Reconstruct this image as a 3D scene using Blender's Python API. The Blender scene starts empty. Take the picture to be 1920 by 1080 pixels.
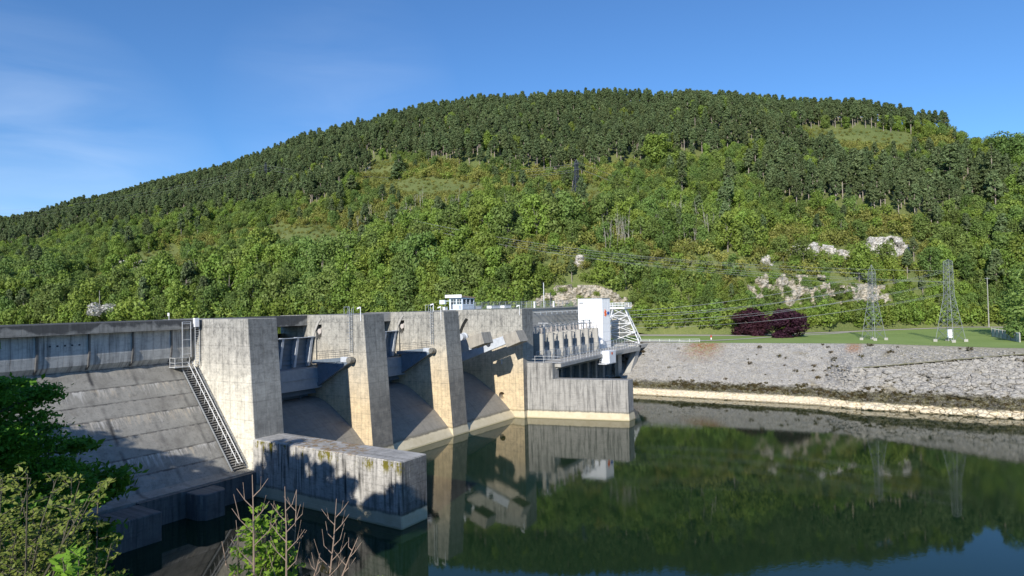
import bpy, bmesh, math, random
import numpy as np
from mathutils import Vector, Matrix, noise as mnoise
random.seed(7); RNG = np.random.default_rng(11)
SC = bpy.context.scene
COL = SC.collection
# ------------------------------------------------------------------ camera
FPX = 1212.8; CH = 20.0
CF = Vector((0.84766032, 0.53005318, 0.02270691)); CR = Vector((0.53047754, -0.84743815, -0.02102786)); CU = Vector((-0.00809681, -0.02986998, 0.999521))
cam = bpy.data.objects.new('camera', bpy.data.cameras.new('camera')); COL.objects.link(cam)
cam.matrix_world = Matrix(((CR.x, CU.x, -CF.x, 0), (CR.y, CU.y, -CF.y, 0), (CR.z, CU.z, -CF.z, CH), (0, 0, 0, 1)))
cam.data.sensor_width = 36; cam.data.lens = 36*FPX/1920; cam.data.clip_start = .1; cam.data.clip_end = 6000
SC.camera = cam
# ------------------------------------------------------------------ sky + sun
SUN = Vector((-1, -.22, .5)).normalized()
ELEV = math.asin(SUN.z)
w = bpy.data.worlds.new('World'); SC.world = w; w.use_nodes = True
nt = w.node_tree; nt.nodes.clear()
wo = nt.nodes.new('ShaderNodeOutputWorld'); bg = nt.nodes.new('ShaderNodeBackground')
sk = nt.nodes.new('ShaderNodeTexSky'); sk.sky_type = 'NISHITA'; sk.sun_disc = False
sk.sun_elevation = ELEV; sk.sun_rotation = math.atan2(SUN.x, SUN.y); sk.air_density = 1.0; sk.dust_density = .1; sk.ozone_density = 3.6; sk.altitude = 300
bg.inputs['Strength'].default_value = .105
# faint cirrus wisps in the sky
tc = nt.nodes.new('ShaderNodeTexCoord')
mp = nt.nodes.new('ShaderNodeMapping'); mp.inputs['Scale'].default_value = (2.6, 2.6, 15); mp.inputs['Rotation'].default_value = (.12, .07, .5)
nz = nt.nodes.new('ShaderNodeTexNoise'); nz.inputs['Scale'].default_value = 1.3; nz.inputs['Detail'].default_value = 7; nz.inputs['Distortion'].default_value = .5
rp = nt.nodes.new('ShaderNodeValToRGB'); rp.color_ramp.elements[0].position = .30; rp.color_ramp.elements[1].position = .72
def dirmask(vec, c0, c1):
    d = nt.nodes.new('ShaderNodeVectorMath'); d.operation = 'DOT_PRODUCT'; d.inputs[1].default_value = vec
    nrm = nt.nodes.new('ShaderNodeVectorMath'); nrm.operation = 'NORMALIZE'
    nt.links.new(tc.outputs['Generated'], nrm.inputs[0]); nt.links.new(nrm.outputs[0], d.inputs[0])
    m = nt.nodes.new('ShaderNodeMapRange'); m.inputs['From Min'].default_value = c0; m.inputs['From Max'].default_value = c1
    nt.links.new(d.outputs['Value'], m.inputs['Value']); return m.outputs[0]
def pxdir(x, y):
    return (CF + CR*((x-960)/FPX) - CU*((y-540)/FPX)).normalized()
m1 = dirmask(pxdir(-40, 450), .955, .998); m2 = dirmask(pxdir(640, 195), .985, .9995)
ad = nt.nodes.new('ShaderNodeMath'); ad.operation = 'MULTIPLY_ADD'; ad.inputs[1].default_value = .35
nt.links.new(m2, ad.inputs[0]); nt.links.new(m1, ad.inputs[2])
mu = nt.nodes.new('ShaderNodeMath'); mu.operation = 'MULTIPLY'; mu2 = nt.nodes.new('ShaderNodeMath'); mu2.operation = 'MULTIPLY'; mu2.inputs[1].default_value = .30
nt.links.new(tc.outputs['Generated'], mp.inputs[0]); nt.links.new(mp.outputs[0], nz.inputs['Vector']); nt.links.new(nz.outputs[0], rp.inputs[0])
nt.links.new(rp.outputs[0], mu.inputs[0]); nt.links.new(ad.outputs[0], mu.inputs[1]); nt.links.new(mu.outputs[0], mu2.inputs[0])
mx = nt.nodes.new('ShaderNodeMix'); mx.data_type = 'RGBA'; mx.inputs[7].default_value = (6.2, 7.2, 8.6, 1)
tint = nt.nodes.new('ShaderNodeMix'); tint.data_type = 'RGBA'; tint.blend_type = 'MULTIPLY'; tint.inputs[0].default_value = 1; tint.inputs[7].default_value = (.58, .85, 1.10, 1)
nt.links.new(sk.outputs[0], tint.inputs[6]); nt.links.new(tint.outputs[2], mx.inputs[6]); nt.links.new(mu2.outputs[0], mx.inputs[0])
nt.links.new(mx.outputs[2], bg.inputs['Color']); nt.links.new(bg.outputs[0], wo.inputs[0])
sl = bpy.data.lights.new('sun', 'SUN'); sl.energy = 4.3; sl.angle = math.radians(.53); sl.color = (1, .94, .84)
so = bpy.data.objects.new('sun', sl); COL.objects.link(so); so.rotation_euler = SUN.to_track_quat('Z', 'Y').to_euler(); so.location = (-40, -20, 80)
SC.view_settings.view_transform = 'Standard'; SC.view_settings.look = 'None'; SC.view_settings.gamma = 1; SC.view_settings.exposure = 0.46

def at(x, y, d):
    return Vector((0, 0, CH)) + (CF + CR*((x-960)/FPX) - CU*((y-540)/FPX))*d
def hor(x): return 567.5-.021*(x-960)
def proj(p):
    v = Vector(p)-Vector((0, 0, CH)); z = v.dot(CF)
    return 960+FPX*v.dot(CR)/z, 540-FPX*v.dot(CU)/z, z

# ------------------------------------------------------------------ helpers
class MB:
    def __init__(s): s.v = []; s.f = []; s.m = []
    def add(s, vs, fs, m=0):
        b = len(s.v); s.v += [tuple(v) for v in vs]; s.f += [tuple(i+b for i in f) for f in fs]; s.m += [m]*len(fs)
    def hexa(s, c, m=0):      # 8 corners: bottom 4 ccw, top 4 ccw
        s.add(c, [(3, 2, 1, 0), (4, 5, 6, 7), (0, 1, 5, 4), (1, 2, 6, 5), (2, 3, 7, 6), (3, 0, 4, 7)], m)
    def box(s, x0, x1, y0, y1, z0, z1, m=0):
        s.hexa([(x0, y0, z0), (x1, y0, z0), (x1, y1, z0), (x0, y1, z0), (x0, y0, z1), (x1, y0, z1), (x1, y1, z1), (x0, y1, z1)], m)
    def beam(s, a, b, wd, h=None, m=0, up=(0, 0, 1)):
        a = Vector(a); b = Vector(b); h = h or wd; d = (b-a).normalized(); u = Vector(up)
        if abs(d.dot(u)) > .98: u = Vector((1, 0, 0))
        sd = d.cross(u).normalized(); u = sd.cross(d)
        c = []
        for p in (a, b):
            for i, j in ((-1, -1), (1, -1), (1, 1), (-1, 1)): c.append(p+sd*(i*wd/2)+u*(j*h/2))
        s.add(c, [(3, 2, 1, 0), (4, 5, 6, 7), (0, 1, 5, 4), (1, 2, 6, 5), (2, 3, 7, 6), (3, 0, 4, 7)], m)
    def tube(s, pts, r, n=6, m=0):
        pts = [Vector(p) for p in pts]; rs = r if isinstance(r, (list, tuple)) else [r]*len(pts)
        vs = []; fs = []
        for i, p in enumerate(pts):
            d = (pts[min(i+1, len(pts)-1)]-pts[max(i-1, 0)]).normalized()
            u = Vector((0, 0, 1)) if abs(d.z) < .9 else Vector((1, 0, 0))
            a = d.cross(u).normalized(); b = d.cross(a)
            for k in range(n):
                t = 2*math.pi*k/n; vs.append(p+a*(rs[i]*math.cos(t))+b*(rs[i]*math.sin(t)))
        for i in range(len(pts)-1):
            for k in range(n): fs.append((i*n+k, i*n+(k+1) % n, (i+1)*n+(k+1) % n, (i+1)*n+k))
        fs.append(tuple(range(n-1, -1, -1))); fs.append(tuple((len(pts)-1)*n+k for k in range(n)))
        s.add(vs, fs, m)
    def prism(s, poly, axis, a, b, m=0):   # polygon in the plane normal to axis, extruded a..b
        n = len(poly)
        def P(p, t): return {'x': (t, p[0], p[1]), 'y': (p[0], t, p[1]), 'z': (p[0], p[1], t)}[axis]
        vs = [P(p, a) for p in poly]+[P(p, b) for p in poly]
        fs = [tuple(range(n)), tuple(range(2*n-1, n-1, -1))]+[(i, i+n, (i+1) % n+n, (i+1) % n) for i in range(n)]
        s.add(vs, fs, m)
def obj(name, mb, mats, parent=None, smooth=False, bevel=0):
    me = bpy.data.meshes.new(name); me.from_pydata(mb.v, [], mb.f); 
    mats = mats if isinstance(mats, (list, tuple)) else [mats]
    for m in mats: me.materials.append(m)
    me.polygons.foreach_set('material_index', mb.m)
    if len(mb.f) < 60000:
        bm = bmesh.new(); bm.from_mesh(me); bmesh.ops.recalc_face_normals(bm, faces=bm.faces); bm.to_mesh(me); bm.free()
    if smooth: me.polygons.foreach_set('use_smooth', [True]*len(me.polygons))
    me.update(); o = bpy.data.objects.new(name, me); COL.objects.link(o)
    if parent:
        o.parent = parent; o.matrix_parent_inverse = Matrix.Translation(-parent.location)
    if bevel:
        b = o.modifiers.new('bevel', 'BEVEL'); b.width = bevel; b.segments = 1; b.limit_method = 'ANGLE'
    return o
def tag(o, label=None, cat=None, group=None, kind=None):
    if label: o['label'] = label
    if cat: o['category'] = cat
    if group: o['group'] = group
    if kind: o['kind'] = kind
    return o
def thing(name, label, cat, loc=(0, 0, 0), group=None):
    o = bpy.data.objects.new(name, None); COL.objects.link(o); o.location = loc; o.empty_display_size = .2
    return tag(o, label, cat, group)

# ------------------------------------------------------------------ material DSL
class M:
    def __init__(s, name, rough=.85, spec=.3):
        s.mat = bpy.data.materials.new(name); s.mat.use_nodes = True; s.nt = s.mat.node_tree
        s.b = s.nt.nodes['Principled BSDF']; s.b.inputs['Roughness'].default_value = rough; s.b.inputs['Specular IOR Level'].default_value = spec
        g = s.nt.nodes.new('ShaderNodeNewGeometry'); s.pos = g.outputs['Position']; s.nor = g.outputs['Normal']
    def n(s, t, **k):
        x = s.nt.nodes.new('ShaderNode'+t)
        for a, v in k.items(): setattr(x, a, v)
        return x
    def link(s, a, i):
        if isinstance(a, (int, float, tuple)): i.default_value = a
        else: s.nt.links.new(a, i)
    def math(s, op, a, b=0, c=0, clamp=False):
        x = s.n('Math', operation=op); x.use_clamp = clamp; s.link(a, x.inputs[0]); s.link(b, x.inputs[1]); s.link(c, x.inputs[2]); return x.outputs[0]
    def mapv(s, v, scale=(1, 1, 1), loc=(0, 0, 0), rot=(0, 0, 0)):
        x = s.n('Mapping'); s.link(v, x.inputs[0]); x.inputs['Scale'].default_value = scale; x.inputs['Location'].default_value = loc; x.inputs['Rotation'].default_value = rot; return x.outputs[0]
    def noise(s, v, scale=1, detail=4, rough=.5, dist=0):
        x = s.n('TexNoise'); s.link(v, x.inputs['Vector']); x.inputs['Scale'].default_value = scale; x.inputs['Detail'].default_value = detail; x.inputs['Roughness'].default_value = rough; x.inputs['Distortion'].default_value = dist; return x.outputs[0]
    def mr(s, v, a, b, c=0, d=1):
        x = s.n('MapRange'); s.link(v, x.inputs[0]); 
        for i, q in enumerate((a, b, c, d)): x.inputs[i+1].default_value = q
        return x.outputs[0]
    def mix(s, f, a, b, mode='MIX'):
        x = s.n('Mix', data_type='RGBA', blend_type=mode); s.link(f, x.inputs[0])
        for q, i in ((a, 6), (b, 7)): s.link(q+(1,) if isinstance(q, tuple) and len(q) == 3 else q, x.inputs[i])
        return x.outputs[2]
    def xyz(s, v):
        x = s.n('SeparateXYZ'); s.link(v, x.inputs[0]); return x.outputs
    def comb(s, a, b, c):
        x = s.n('CombineXYZ'); s.link(a, x.inputs[0]); s.link(b, x.inputs[1]); s.link(c, x.inputs[2]); return x.outputs[0]
    def bump(s, h, dist=.05, st=.5):
        x = s.n('Bump'); x.inputs['Distance'].default_value = dist; x.inputs['Strength'].default_value = st; s.link(h, x.inputs['Height']); s.nt.links.new(x.outputs[0], s.b.inputs['Normal'])
    def col(s, c): s.link(c+(1,) if isinstance(c, tuple) and len(c) == 3 else c, s.b.inputs['Base Color']); return s.mat

def concrete(name, base=(.42, .40, .36), dark=(.095, .095, .09), low=(.55, .47, .33), lowz=(9, 3), topz=None, dirt=.5, streak=.5, panels=(1.25, 2.0), panel_amt=.5, warm=.5, moss=0, cream=True, nose=0.):
    m = M(name)
    X, Y, Z = m.xyz(m.pos); nx, ny, nz_ = m.xyz(m.nor)
    ax = m.math('GREATER_THAN', m.math('ABSOLUTE', nx), .6)
    h = m.math('ADD', m.math('MULTIPLY', Y, ax), m.math('MULTIPLY', X, m.math('SUBTRACT', 1., ax)))
    uv = m.comb(h, Z, 0.)
    big = m.noise(m.pos, .22, 5, .6)
    # warm lower zone (iron-stained, cleaner concrete)
    zn = m.math('ADD', Z, m.math('MULTIPLY', m.math('SUBTRACT', big, .5), 5.))
    lowf = m.mr(zn, lowz[0], lowz[1], 0, warm)
    c = m.mix(lowf, base, low)
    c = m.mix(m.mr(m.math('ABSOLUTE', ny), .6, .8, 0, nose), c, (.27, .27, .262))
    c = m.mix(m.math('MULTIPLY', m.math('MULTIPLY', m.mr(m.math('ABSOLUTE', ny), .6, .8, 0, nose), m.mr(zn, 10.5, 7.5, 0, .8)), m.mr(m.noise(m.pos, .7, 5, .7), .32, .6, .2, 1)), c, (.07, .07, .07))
    # blotches
    bl = m.noise(m.pos, .9, 6, .65)
    c = m.mix(m.mr(bl, .42, .75, 0, .5*dirt), c, dark)
    # vertical streaks
    st = m.noise(m.comb(m.math('MULTIPLY', h, 2.6), m.math('MULTIPLY', Z, .16), m.math('MULTIPLY', ax, 7.)), 1, 5, .62)
    stf = m.math('MULTIPLY', m.mr(st, .46, .70, 0, streak), m.mr(m.noise(m.pos, .28, 3), .32, .6, .35, 1.15))
    if topz:
        stf = m.math('MULTIPLY', stf, m.mr(zn, topz[0], topz[1], .35, 1.))
        c = m.mix(m.mr(zn, topz[0], topz[1], 0, .42*dirt+.05), c, (.16, .155, .145))
        sp_ = m.noise(m.comb(m.math('MULTIPLY', h, 1.6), m.math('MULTIPLY', Z, 1.3), 9.), 1, 7, .75)
        c = m.mix(m.math('MULTIPLY', m.mr(sp_, .48, .64, 0, .75), m.mr(zn, topz[0]-4, topz[1], .12, 1.)), c, dark)
    c = m.mix(stf, c, dark)
    st2 = m.noise(m.comb(m.math('MULTIPLY', h, 5.2), m.math('MULTIPLY', Z, .3), 3.3), 1, 4, .6)
    c = m.mix(m.mr(st2, .6, .78, 0, .35*min(1, streak)), c, (.72, .70, .64))
    fine = m.noise(m.comb(m.math('MULTIPLY', h, 1.1), m.math('MULTIPLY', Z, 3.2), 1.7), 1, 5, .7)
    c = m.mix(m.mr(fine, .52, .72, 0, .5*dirt), c, dark)
    c = m.mix(m.mr(m.noise(m.pos, 2.7, 5, .7), .56, .70, 0, .45*dirt), c, dark)
    # formwork panels
    br = m.n('TexBrick'); br.offset = 0; br.inputs['Scale'].default_value = 1; br.inputs['Brick Width'].default_value = panels[0]; br.inputs['Row Height'].default_value = panels[1]
    br.inputs['Mortar Size'].default_value = .035; br.inputs['Mortar Smooth'].default_value = .6; br.inputs['Color1'].default_value = (.42, .42, .42, 1); br.inputs['Color2'].default_value = (.58, .58, .58, 1); br.inputs['Mortar'].default_value = (.5, .5, .5, 1)
    m.link(m.mapv(uv, loc=(.31, .14, 0)), br.inputs['Vector'])
    jm = m.math('MULTIPLY', br.outputs['Fac'], m.mr(bl, .35, .6, .15, 1.)); jm = m.math('MULTIPLY', jm, panel_amt)
    tone = m.mix(.28*panel_amt+.1, (1., 1., 1.), m.mix(1., br.outputs['Color'], (1.95, 1.95, 1.95), 'MULTIPLY'))
    c = m.mix(1., c, tone, 'MULTIPLY'); c = m.mix(jm, c, (.10, .095, .085))
    # board lines
    wv = m.n('TexWave'); wv.wave_type = 'BANDS'; wv.bands_direction = 'Y'; wv.inputs['Scale'].default_value = .95; wv.inputs['Distortion'].default_value = .6; wv.inputs['Detail'].default_value = 2
    m.link(uv, wv.inputs['Vector'])
    c = m.mix(m.mr(wv.outputs['Fac'], .0, .12, .22*panel_amt, 0), c, dark)
    # pitting
    pit = m.noise(m.pos, 7., 4, .7)
    c = m.mix(m.mr(pit, .60, .72, 0, .5), c, (.09, .085, .08))
    if cream:   # waterline band: pale scoured concrete, algae line on its top edge
        wl = m.math('ADD', Z, m.math('MULTIPLY', m.math('SUBTRACT', bl, .5), .5))
        c = m.mix(m.mr(wl, 1.55, 1.3, 0, .5), c, (.10, .09, .05))
        c = m.mix(m.mr(wl, 1.25, 1.1, 0, 1.), c, m.mix(m.mr(bl, .3, .7, 0, 1), (.62, .55, .40), (.50, .43, .29)))
        c = m.mix(m.mr(wl, .22, .08, 0, .6), c, (.28, .24, .12))
    if moss:
        mo = m.noise(m.pos, 1.1, 6, .7, .6)
        upm = m.mr(nz_, .5, .8, 0, 1)
        side = m.math('MULTIPLY', m.mr(Z, 4.6, 5.3, 0, 1), m.math('SUBTRACT', 1., upm))
        k = m.noise(m.comb(m.math('MULTIPLY', h, 1.1), m.math('MULTIPLY', Z, .25), 0.), 1, 5, .6)
        c = m.mix(m.math('MULTIPLY', side, m.mr(m.math('ADD', k, m.math('MULTIPLY', m.math('SUBTRACT', m.noise(m.pos, 5., 4, .7), .5), .25)), .56, .60, 0, 1)), c, m.mix(bl, (.22, .18, .015), (.07, .075, .015)))
        rm = m.math('MULTIPLY', upm, m.math('MULTIPLY', m.mr(mo, .49, .55, 0, .85), m.mr(m.math('ABSOLUTE', m.math('SUBTRACT', Y, 51.)), 4.5, 7., 1, 0)))
        c = m.mix(rm, c, m.mix(m.mr(pit, .4, .6), (.25, .10, .06), (.22, .19, .04)))
        c = m.mix(m.math('MULTIPLY', upm, m.mr(m.noise(m.pos, 3, 5, .7), .45, .7, 0, .5)), c, (.5, .49, .46))
    m.bump(m.math('ADD', m.math('MULTIPLY', pit, .5), m.math('MULTIPLY', br.outputs['Fac'], -.6)), .03, .6)
    return m.col(c)

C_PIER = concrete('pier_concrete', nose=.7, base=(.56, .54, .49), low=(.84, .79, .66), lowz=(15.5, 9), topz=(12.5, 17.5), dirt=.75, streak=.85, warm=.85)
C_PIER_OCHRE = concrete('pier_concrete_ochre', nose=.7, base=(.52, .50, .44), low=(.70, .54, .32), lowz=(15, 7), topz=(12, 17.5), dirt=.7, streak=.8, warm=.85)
C_DARK = concrete('weathered_parapet_concrete', base=(.10, .10, .098), dark=(.035, .035, .035), low=(.40, .39, .36), lowz=(18.05, 17.75), dirt=.7, streak=.5, panel_amt=.1, panels=(9, 9), warm=.7, cream=False)
C_JOINT = concrete('dark_joint_concrete', base=(.15, .145, .14), dark=(.05, .05, .05), dirt=.7, streak=.8, panel_amt=.1, warm=0, cream=False)
C_WALL = concrete('upper_wall_concrete', base=(.54, .54, .52), dark=(.08, .08, .085), dirt=.6, streak=.95, panels=(4.4, 9), panel_amt=.3, warm=0, cream=False)
C_APRON = concrete('apron_concrete', base=(.23, .22, .20), dark=(.09, .09, .085), low=(.34, .31, .25), lowz=(5, 2), dirt=.6, streak=.3, panels=(3.3, 1.6), panel_amt=.35, warm=.5)
C_GUIDE = concrete('guide_wall_concrete', base=(.36, .35, .33), dark=(.06, .06, .06), low=(.36, .34, .30), dirt=.55, streak=.9, panels=(2.6, 2.2), panel_amt=.35, warm=.2)
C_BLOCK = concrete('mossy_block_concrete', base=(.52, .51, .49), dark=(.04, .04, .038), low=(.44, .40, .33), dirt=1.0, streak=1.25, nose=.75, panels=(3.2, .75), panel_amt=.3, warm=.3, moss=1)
C_PLAIN = concrete('powerhouse_concrete', base=(.42, .405, .37), dark=(.15, .145, .14), dirt=.45, streak=.45, panels=(2.4, 1.2), panel_amt=.3, warm=0, cream=False)
C_CW = concrete('counterweight_concrete', base=(.36, .335, .29), dark=(.14, .13, .12), dirt=.6, streak=.7, panels=(9, 9), panel_amt=.05, warm=0, cream=False)

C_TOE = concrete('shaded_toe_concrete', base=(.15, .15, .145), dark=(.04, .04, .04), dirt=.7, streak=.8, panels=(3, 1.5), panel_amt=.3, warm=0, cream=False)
def spill_mat():
    m = M('overflow_face_concrete')
    X, Y, Z = m.xyz(m.pos)
    n1 = m.noise(m.pos, .35, 6, .6); n2 = m.noise(m.pos, 1.6, 6, .7)
    c = m.mix(m.mr(n1, .3, .7), (.24, .23, .205), (.34, .33, .30))
    c = m.mix(m.mr(n2, .5, .75, 0, .5), c, (.12, .115, .11))
    c = m.mix(m.mr(m.noise(m.pos, .55, 7, .75), .50, .62, 0, .5), c, (.15, .14, .125))
    c = m.mix(m.mr(m.noise(m.pos, 4.5, 5, .8), .55, .66, 0, .6), c, (.10, .095, .09))
    run = m.noise(m.comb(m.math('MULTIPLY', X, 3.2), m.math('MULTIPLY', Z, .55), 0.), 1, 5, .65)
    # lift joints: dark line, pale lime runs hanging below two of them
    for zz, lime in ((14.0, .3), (12.15, .75), (10.7, .1), (9.35, .8), (7.6, .15), (5.75, .8), (4.2, .1)):
        d = m.math('SUBTRACT', zz, m.math('ADD', Z, m.math('MULTIPLY', m.math('SUBTRACT', n2, .5), .22)))
        dd = m.math('SUBTRACT', zz, Z)
        hang = m.math('MULTIPLY', m.mr(dd, 0, .05, 0, 1), m.mr(dd, .1, 1.5, 1, 0))
        hang = m.math('MULTIPLY', hang, m.mr(m.math('SUBTRACT', run, m.math('MULTIPLY', dd, .06)), .44, .60, 0, lime))
        c = m.mix(hang, c, m.mix(m.mr(n1, .45, .55), (.60, .58, .55), (.55, .46, .34)))
        ln = m.math('MULTIPLY', m.mr(m.math('ABSOLUTE', d), .03, .09, 1, 0), m.mr(n2, .38, .6, .1, .85))
        c = m.mix(ln, c, (.05, .05, .05))
    # vertical construction joints
    for xx in (23.6, 28.2, 32.8, 37.1, 41.3):
        d = m.math('ABSOLUTE', m.math('SUBTRACT', m.math('ADD', X, m.math('MULTIPLY', m.math('SUBTRACT', n2, .5), .3)), xx+.1))
        wdt = m.noise(m.comb(xx, 0., m.math('MULTIPLY', Z, .5)), 1, 2)
        c = m.mix(m.math('MULTIPLY', m.mr(d, .04, .28, 1, 0), m.mr(wdt, .42, .6, 0, .95 if xx == 32.8 else .45)), c, (.05, .05, .052))
    c = m.mix(m.mr(Y, 56.5, 60, .6, 0), c, (.10, .10, .10))
    m.bump(m.math('ADD', n2, m.noise(m.pos, 9, 3)), .03, .5)
    return m.col(c)
C_SPILL = spill_mat()

def simple(name, c, rough=.5, metal=0, var=.12, spec=.4):
    m = M(name, rough, spec); m.b.inputs['Metallic'].default_value = metal
    n = m.noise(m.pos, 1.7, 5, .6)
    return m.col(m.mix(m.mr(n, .35, .75, 0, 1), c, tuple(max(0, q*(1-var*2)) for q in c)))
S_GATE = simple('gate_steel_paint', (.16, .20, .25), .5)
S_GATE_L = simple('gate_arm_paint', (.52, .56, .62), .45)
S_WHITE = simple('white_paint', (.80, .81, .83), .5, var=.04)
S_CAB = simple('cabin_paint', (.66, .74, .84), .5, var=.04)
S_GALV = simple('galvanised_steel', (.42, .45, .48), .45, .5)
S_RAIL = simple('rail_steel', (.62, .64, .66), .5, .2)
S_PYL = simple('pylon_steel', (.20, .22, .24), .6, .1)
S_DARK = simple('dark_steel', (.05, .06, .08), .5, .2)
S_GLASS = simple('window_glass', (.06, .08, .10), .08, 0, .1, .8)
S_WIRE = simple('wire_aluminium', (.34, .36, .37), .5, .2)
S_CERAM = simple('insulator_ceramic', (.55, .50, .46), .3)
S_ORANGE = simple('orange_mark', (.85, .16, .04), .6, var=.02)
S_BLUE = simple('blue_mark', (.02, .10, .42), .6, var=.02)
S_RED = simple('red_paint', (.55, .06, .03), .5)
S_TANROOF = simple('cabin_roof_edge', (.42, .30, .18), .7)
S_BARK = simple('grey_bark', (.22, .20, .17), .9)
S_PBARK = simple('pine_bark', (.34, .29, .25), .9)
S_TWIG = simple('bare_twig_bark', (.30, .22, .17), .8)
S_STEM = simple('shrub_stem_bark', (.10, .09, .06), .8)
S_DOOR = simple('blue_grey_door', (.30, .42, .52), .4)
S_WOOD = simple('pole_wood', (.34, .33, .31), .8)

# ------------------------------------------------------------------ setting: water, ground, lawn, bank
def water_mat():
    m = M('river_surface', .0, .5); m.b.inputs['IOR'].default_value = 1.33; m.b.inputs['Roughness'].default_value = .03
    X, Y, Z = m.xyz(m.pos)
    n = m.noise(m.pos, .08, 3, .5)
    rip = m.noise(m.mapv(m.pos, (1., 1.6, 1), rot=(0, 0, .5)), 2.2, 3, .55, .3)
    amp = m.mr(m.noise(m.pos, .035, 3, .5), .42, .62, .15, 1)
    m.bump(m.math('MULTIPLY', rip, amp), .02, .17)
    return m.col(m.mix(n, (.006, .018, .008), (.010, .028, .011)))
mb = MB(); mb.add([(5, -400, 0), (200, -400, 0), (200, 75, 0), (5, 75, 0)], [(0, 1, 2, 3)])
tag(obj('river_water', mb, water_mat()), kind='structure')
mb = MB(); mb.add([(-300, 77, 16.3), (700, 77, 16.3), (700, 900, 16.3), (-300, 900, 16.3)], [(0, 1, 2, 3)])
tag(obj('reservoir_water', mb, water_mat()), kind='structure')

def ground_mat(name='hill_ground'):
    m = M(name)
    n1 = m.noise(m.pos, .05, 5, .6); n2 = m.noise(m.pos, .5, 6, .7)
    c = m.mix(m.mr(n1, .35, .65), (.075, .11, .028), (.13, .155, .045))
    c = m.mix(m.mr(n2, .5, .7, 0, .5), c, (.07, .10, .025)); c = m.mix(m.mr(m.noise(m.pos, 2.2, 4, .7), .45, .65, 0, .5), c, (.22, .22, .09))
    c = m.mix(m.mr(n2, .64, .74, 0, .5), c, (.30, .28, .20))
    m.bump(n2, .4, .6); return m.col(c)
G_HILL = ground_mat()
def grass_mat():
    m = M('mown_grass')
    n1 = m.noise(m.pos, .12, 4); n2 = m.noise(m.pos, 2.5, 5, .7)
    c = m.mix(m.mr(n1, .35, .65), (.22, .31, .08), (.26, .35, .10)); c = m.mix(m.mr(n2, .45, .7, 0, .4), c, (.14, .20, .05))
    m.bump(n2, .05, .4); return m.col(c)
G_GRASS = grass_mat()
def path_mat():
    m = M('pale_gravel'); n = m.noise(m.pos, 1.5, 5, .7); m.bump(n, .03, .4)
    return m.col(m.mix(n, (.42, .39, .33), (.52, .49, .43)))
G_PATH = path_mat()
mb = MB(); mb.add([(-3000, -3000, -4), (3000, -3000, -4), (3000, 3000, -4), (-3000, 3000, -4)], [(0, 1, 2, 3)])
tag(obj('ground', mb, G_HILL), kind='structure')

def fbm(x, y, z=0, o=4):
    return mnoise.fractal(Vector((x, y, z)), 1.0, 2.0, o, noise_basis='PERLIN_ORIGINAL')
# --- hillside: a valley flank given by its foot and its ridge
FOOT = [(-1600, 330, 15.), (-700, 300, 15.), (0, 250, 15.), (300, 232, 15.), (850, 202, 15.4), (1000, 198, 15.5), (1120, 196, 15.), (1190, 192, 10.6), (1210, 190, 9.9), (1390, 178, 9.9), (1560, 184, 9.9), (1640, 189, 9.9), (1800, 197, 9.9), (1880, 192, 9.9), (1960, 180, 9.9), (2300, 170, 9.9), (3000, 200, 9.9)]
SKY = [(-1600, 500, 700), (-700, 470, 760), (0, 416, 700), (86, 400, 690), (169, 380, 670), (300, 342, 640), (440, 306, 590), (562, 262, 560), (632, 242, 540), (767, 204, 510), (904, 184, 480), (994, 179, 470), (1131, 174, 465), (1350, 178, 440), (1554, 192, 410), (1614, 195, 400), (1730, 214, 380), (1778, 217, 360), (1809, 232, 345), (1853, 252, 325), (1919, 250, 300), (2300, 230, 280), (3000, 260, 280)]
def interp(tab, x, k): return float(np.interp(x, [t[0] for t in tab], [t[k] for t in tab]))
def hill(s, t):
    """world point on the hillside: s runs along the valley, t from the foot (0) to the ridge (1)"""
    df, zf = interp(FOOT, s, 1), interp(FOOT, s, 2); dr = interp(SKY, s, 2)
    zr = CH+(hor(s)-interp(SKY, s, 1))/FPX*dr-8.5
    tt = min(t, 1.0)
    d = df+(dr-df)*t
    # a steeper cut at the foot, then an even slope, rounding off at the ridge
    g = .10*min(tt/.06, 1)*(1 if s > 900 else .5)*1.0
    k = g/.10*.10
    z = zf+(zr-zf)*(k+(1-k)*(tt*1.06-.06*tt**6))
    if t > 1: z = zr-(t-1)*(t-1)*(dr-df)*1.2-(t-1)*(dr-df)*.10
    u = (s-960)/FPX
    x = d*(CF.x+u*CR.x); y = d*(CF.y+u*CR.y)
    amp = min(1, tt*6)*min(1, max(0, (1.0-tt))*5+.15)
    z += amp*(fbm(x*.012, y*.012, 3, 4)*9+fbm(x*.05, y*.05, 1, 3)*2.)
    return Vector((x, y, z))
NS, NTT = 300, 110
mb = MB(); vs = []
SS = np.concatenate([np.linspace(-1500, -200, 30), np.linspace(-190, 2110, 240), np.linspace(2120, 2900, 30)])
TT = np.concatenate([np.linspace(0, .12, 24)[:-1], np.linspace(.12, 1.0, 70)[:-1], np.linspace(1.0, 1.6, 17)])
HP = [[hill(s, t) for t in TT] for s in SS]
NTT = len(TT)
fs = [(i*NTT+j, (i+1)*NTT+j, (i+1)*NTT+j+1, i*NTT+j+1) for i in range(len(SS)-1) for j in range(NTT-1)]
mb.add([p for r in HP for p in r], fs)
tag(obj('hillside', mb, G_HILL, smooth=True), kind='structure')
def hill_at(px, py):
    """where the sight line through a picture point meets the hillside (s=px)"""
    lo = None
    for j in range(0, 161):
        t = j/160*1.0
        p = hill(px, t); y = proj(p)[1]
        if y <= py: return p, t
    return hill(px, 1.0), 1.0

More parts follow.
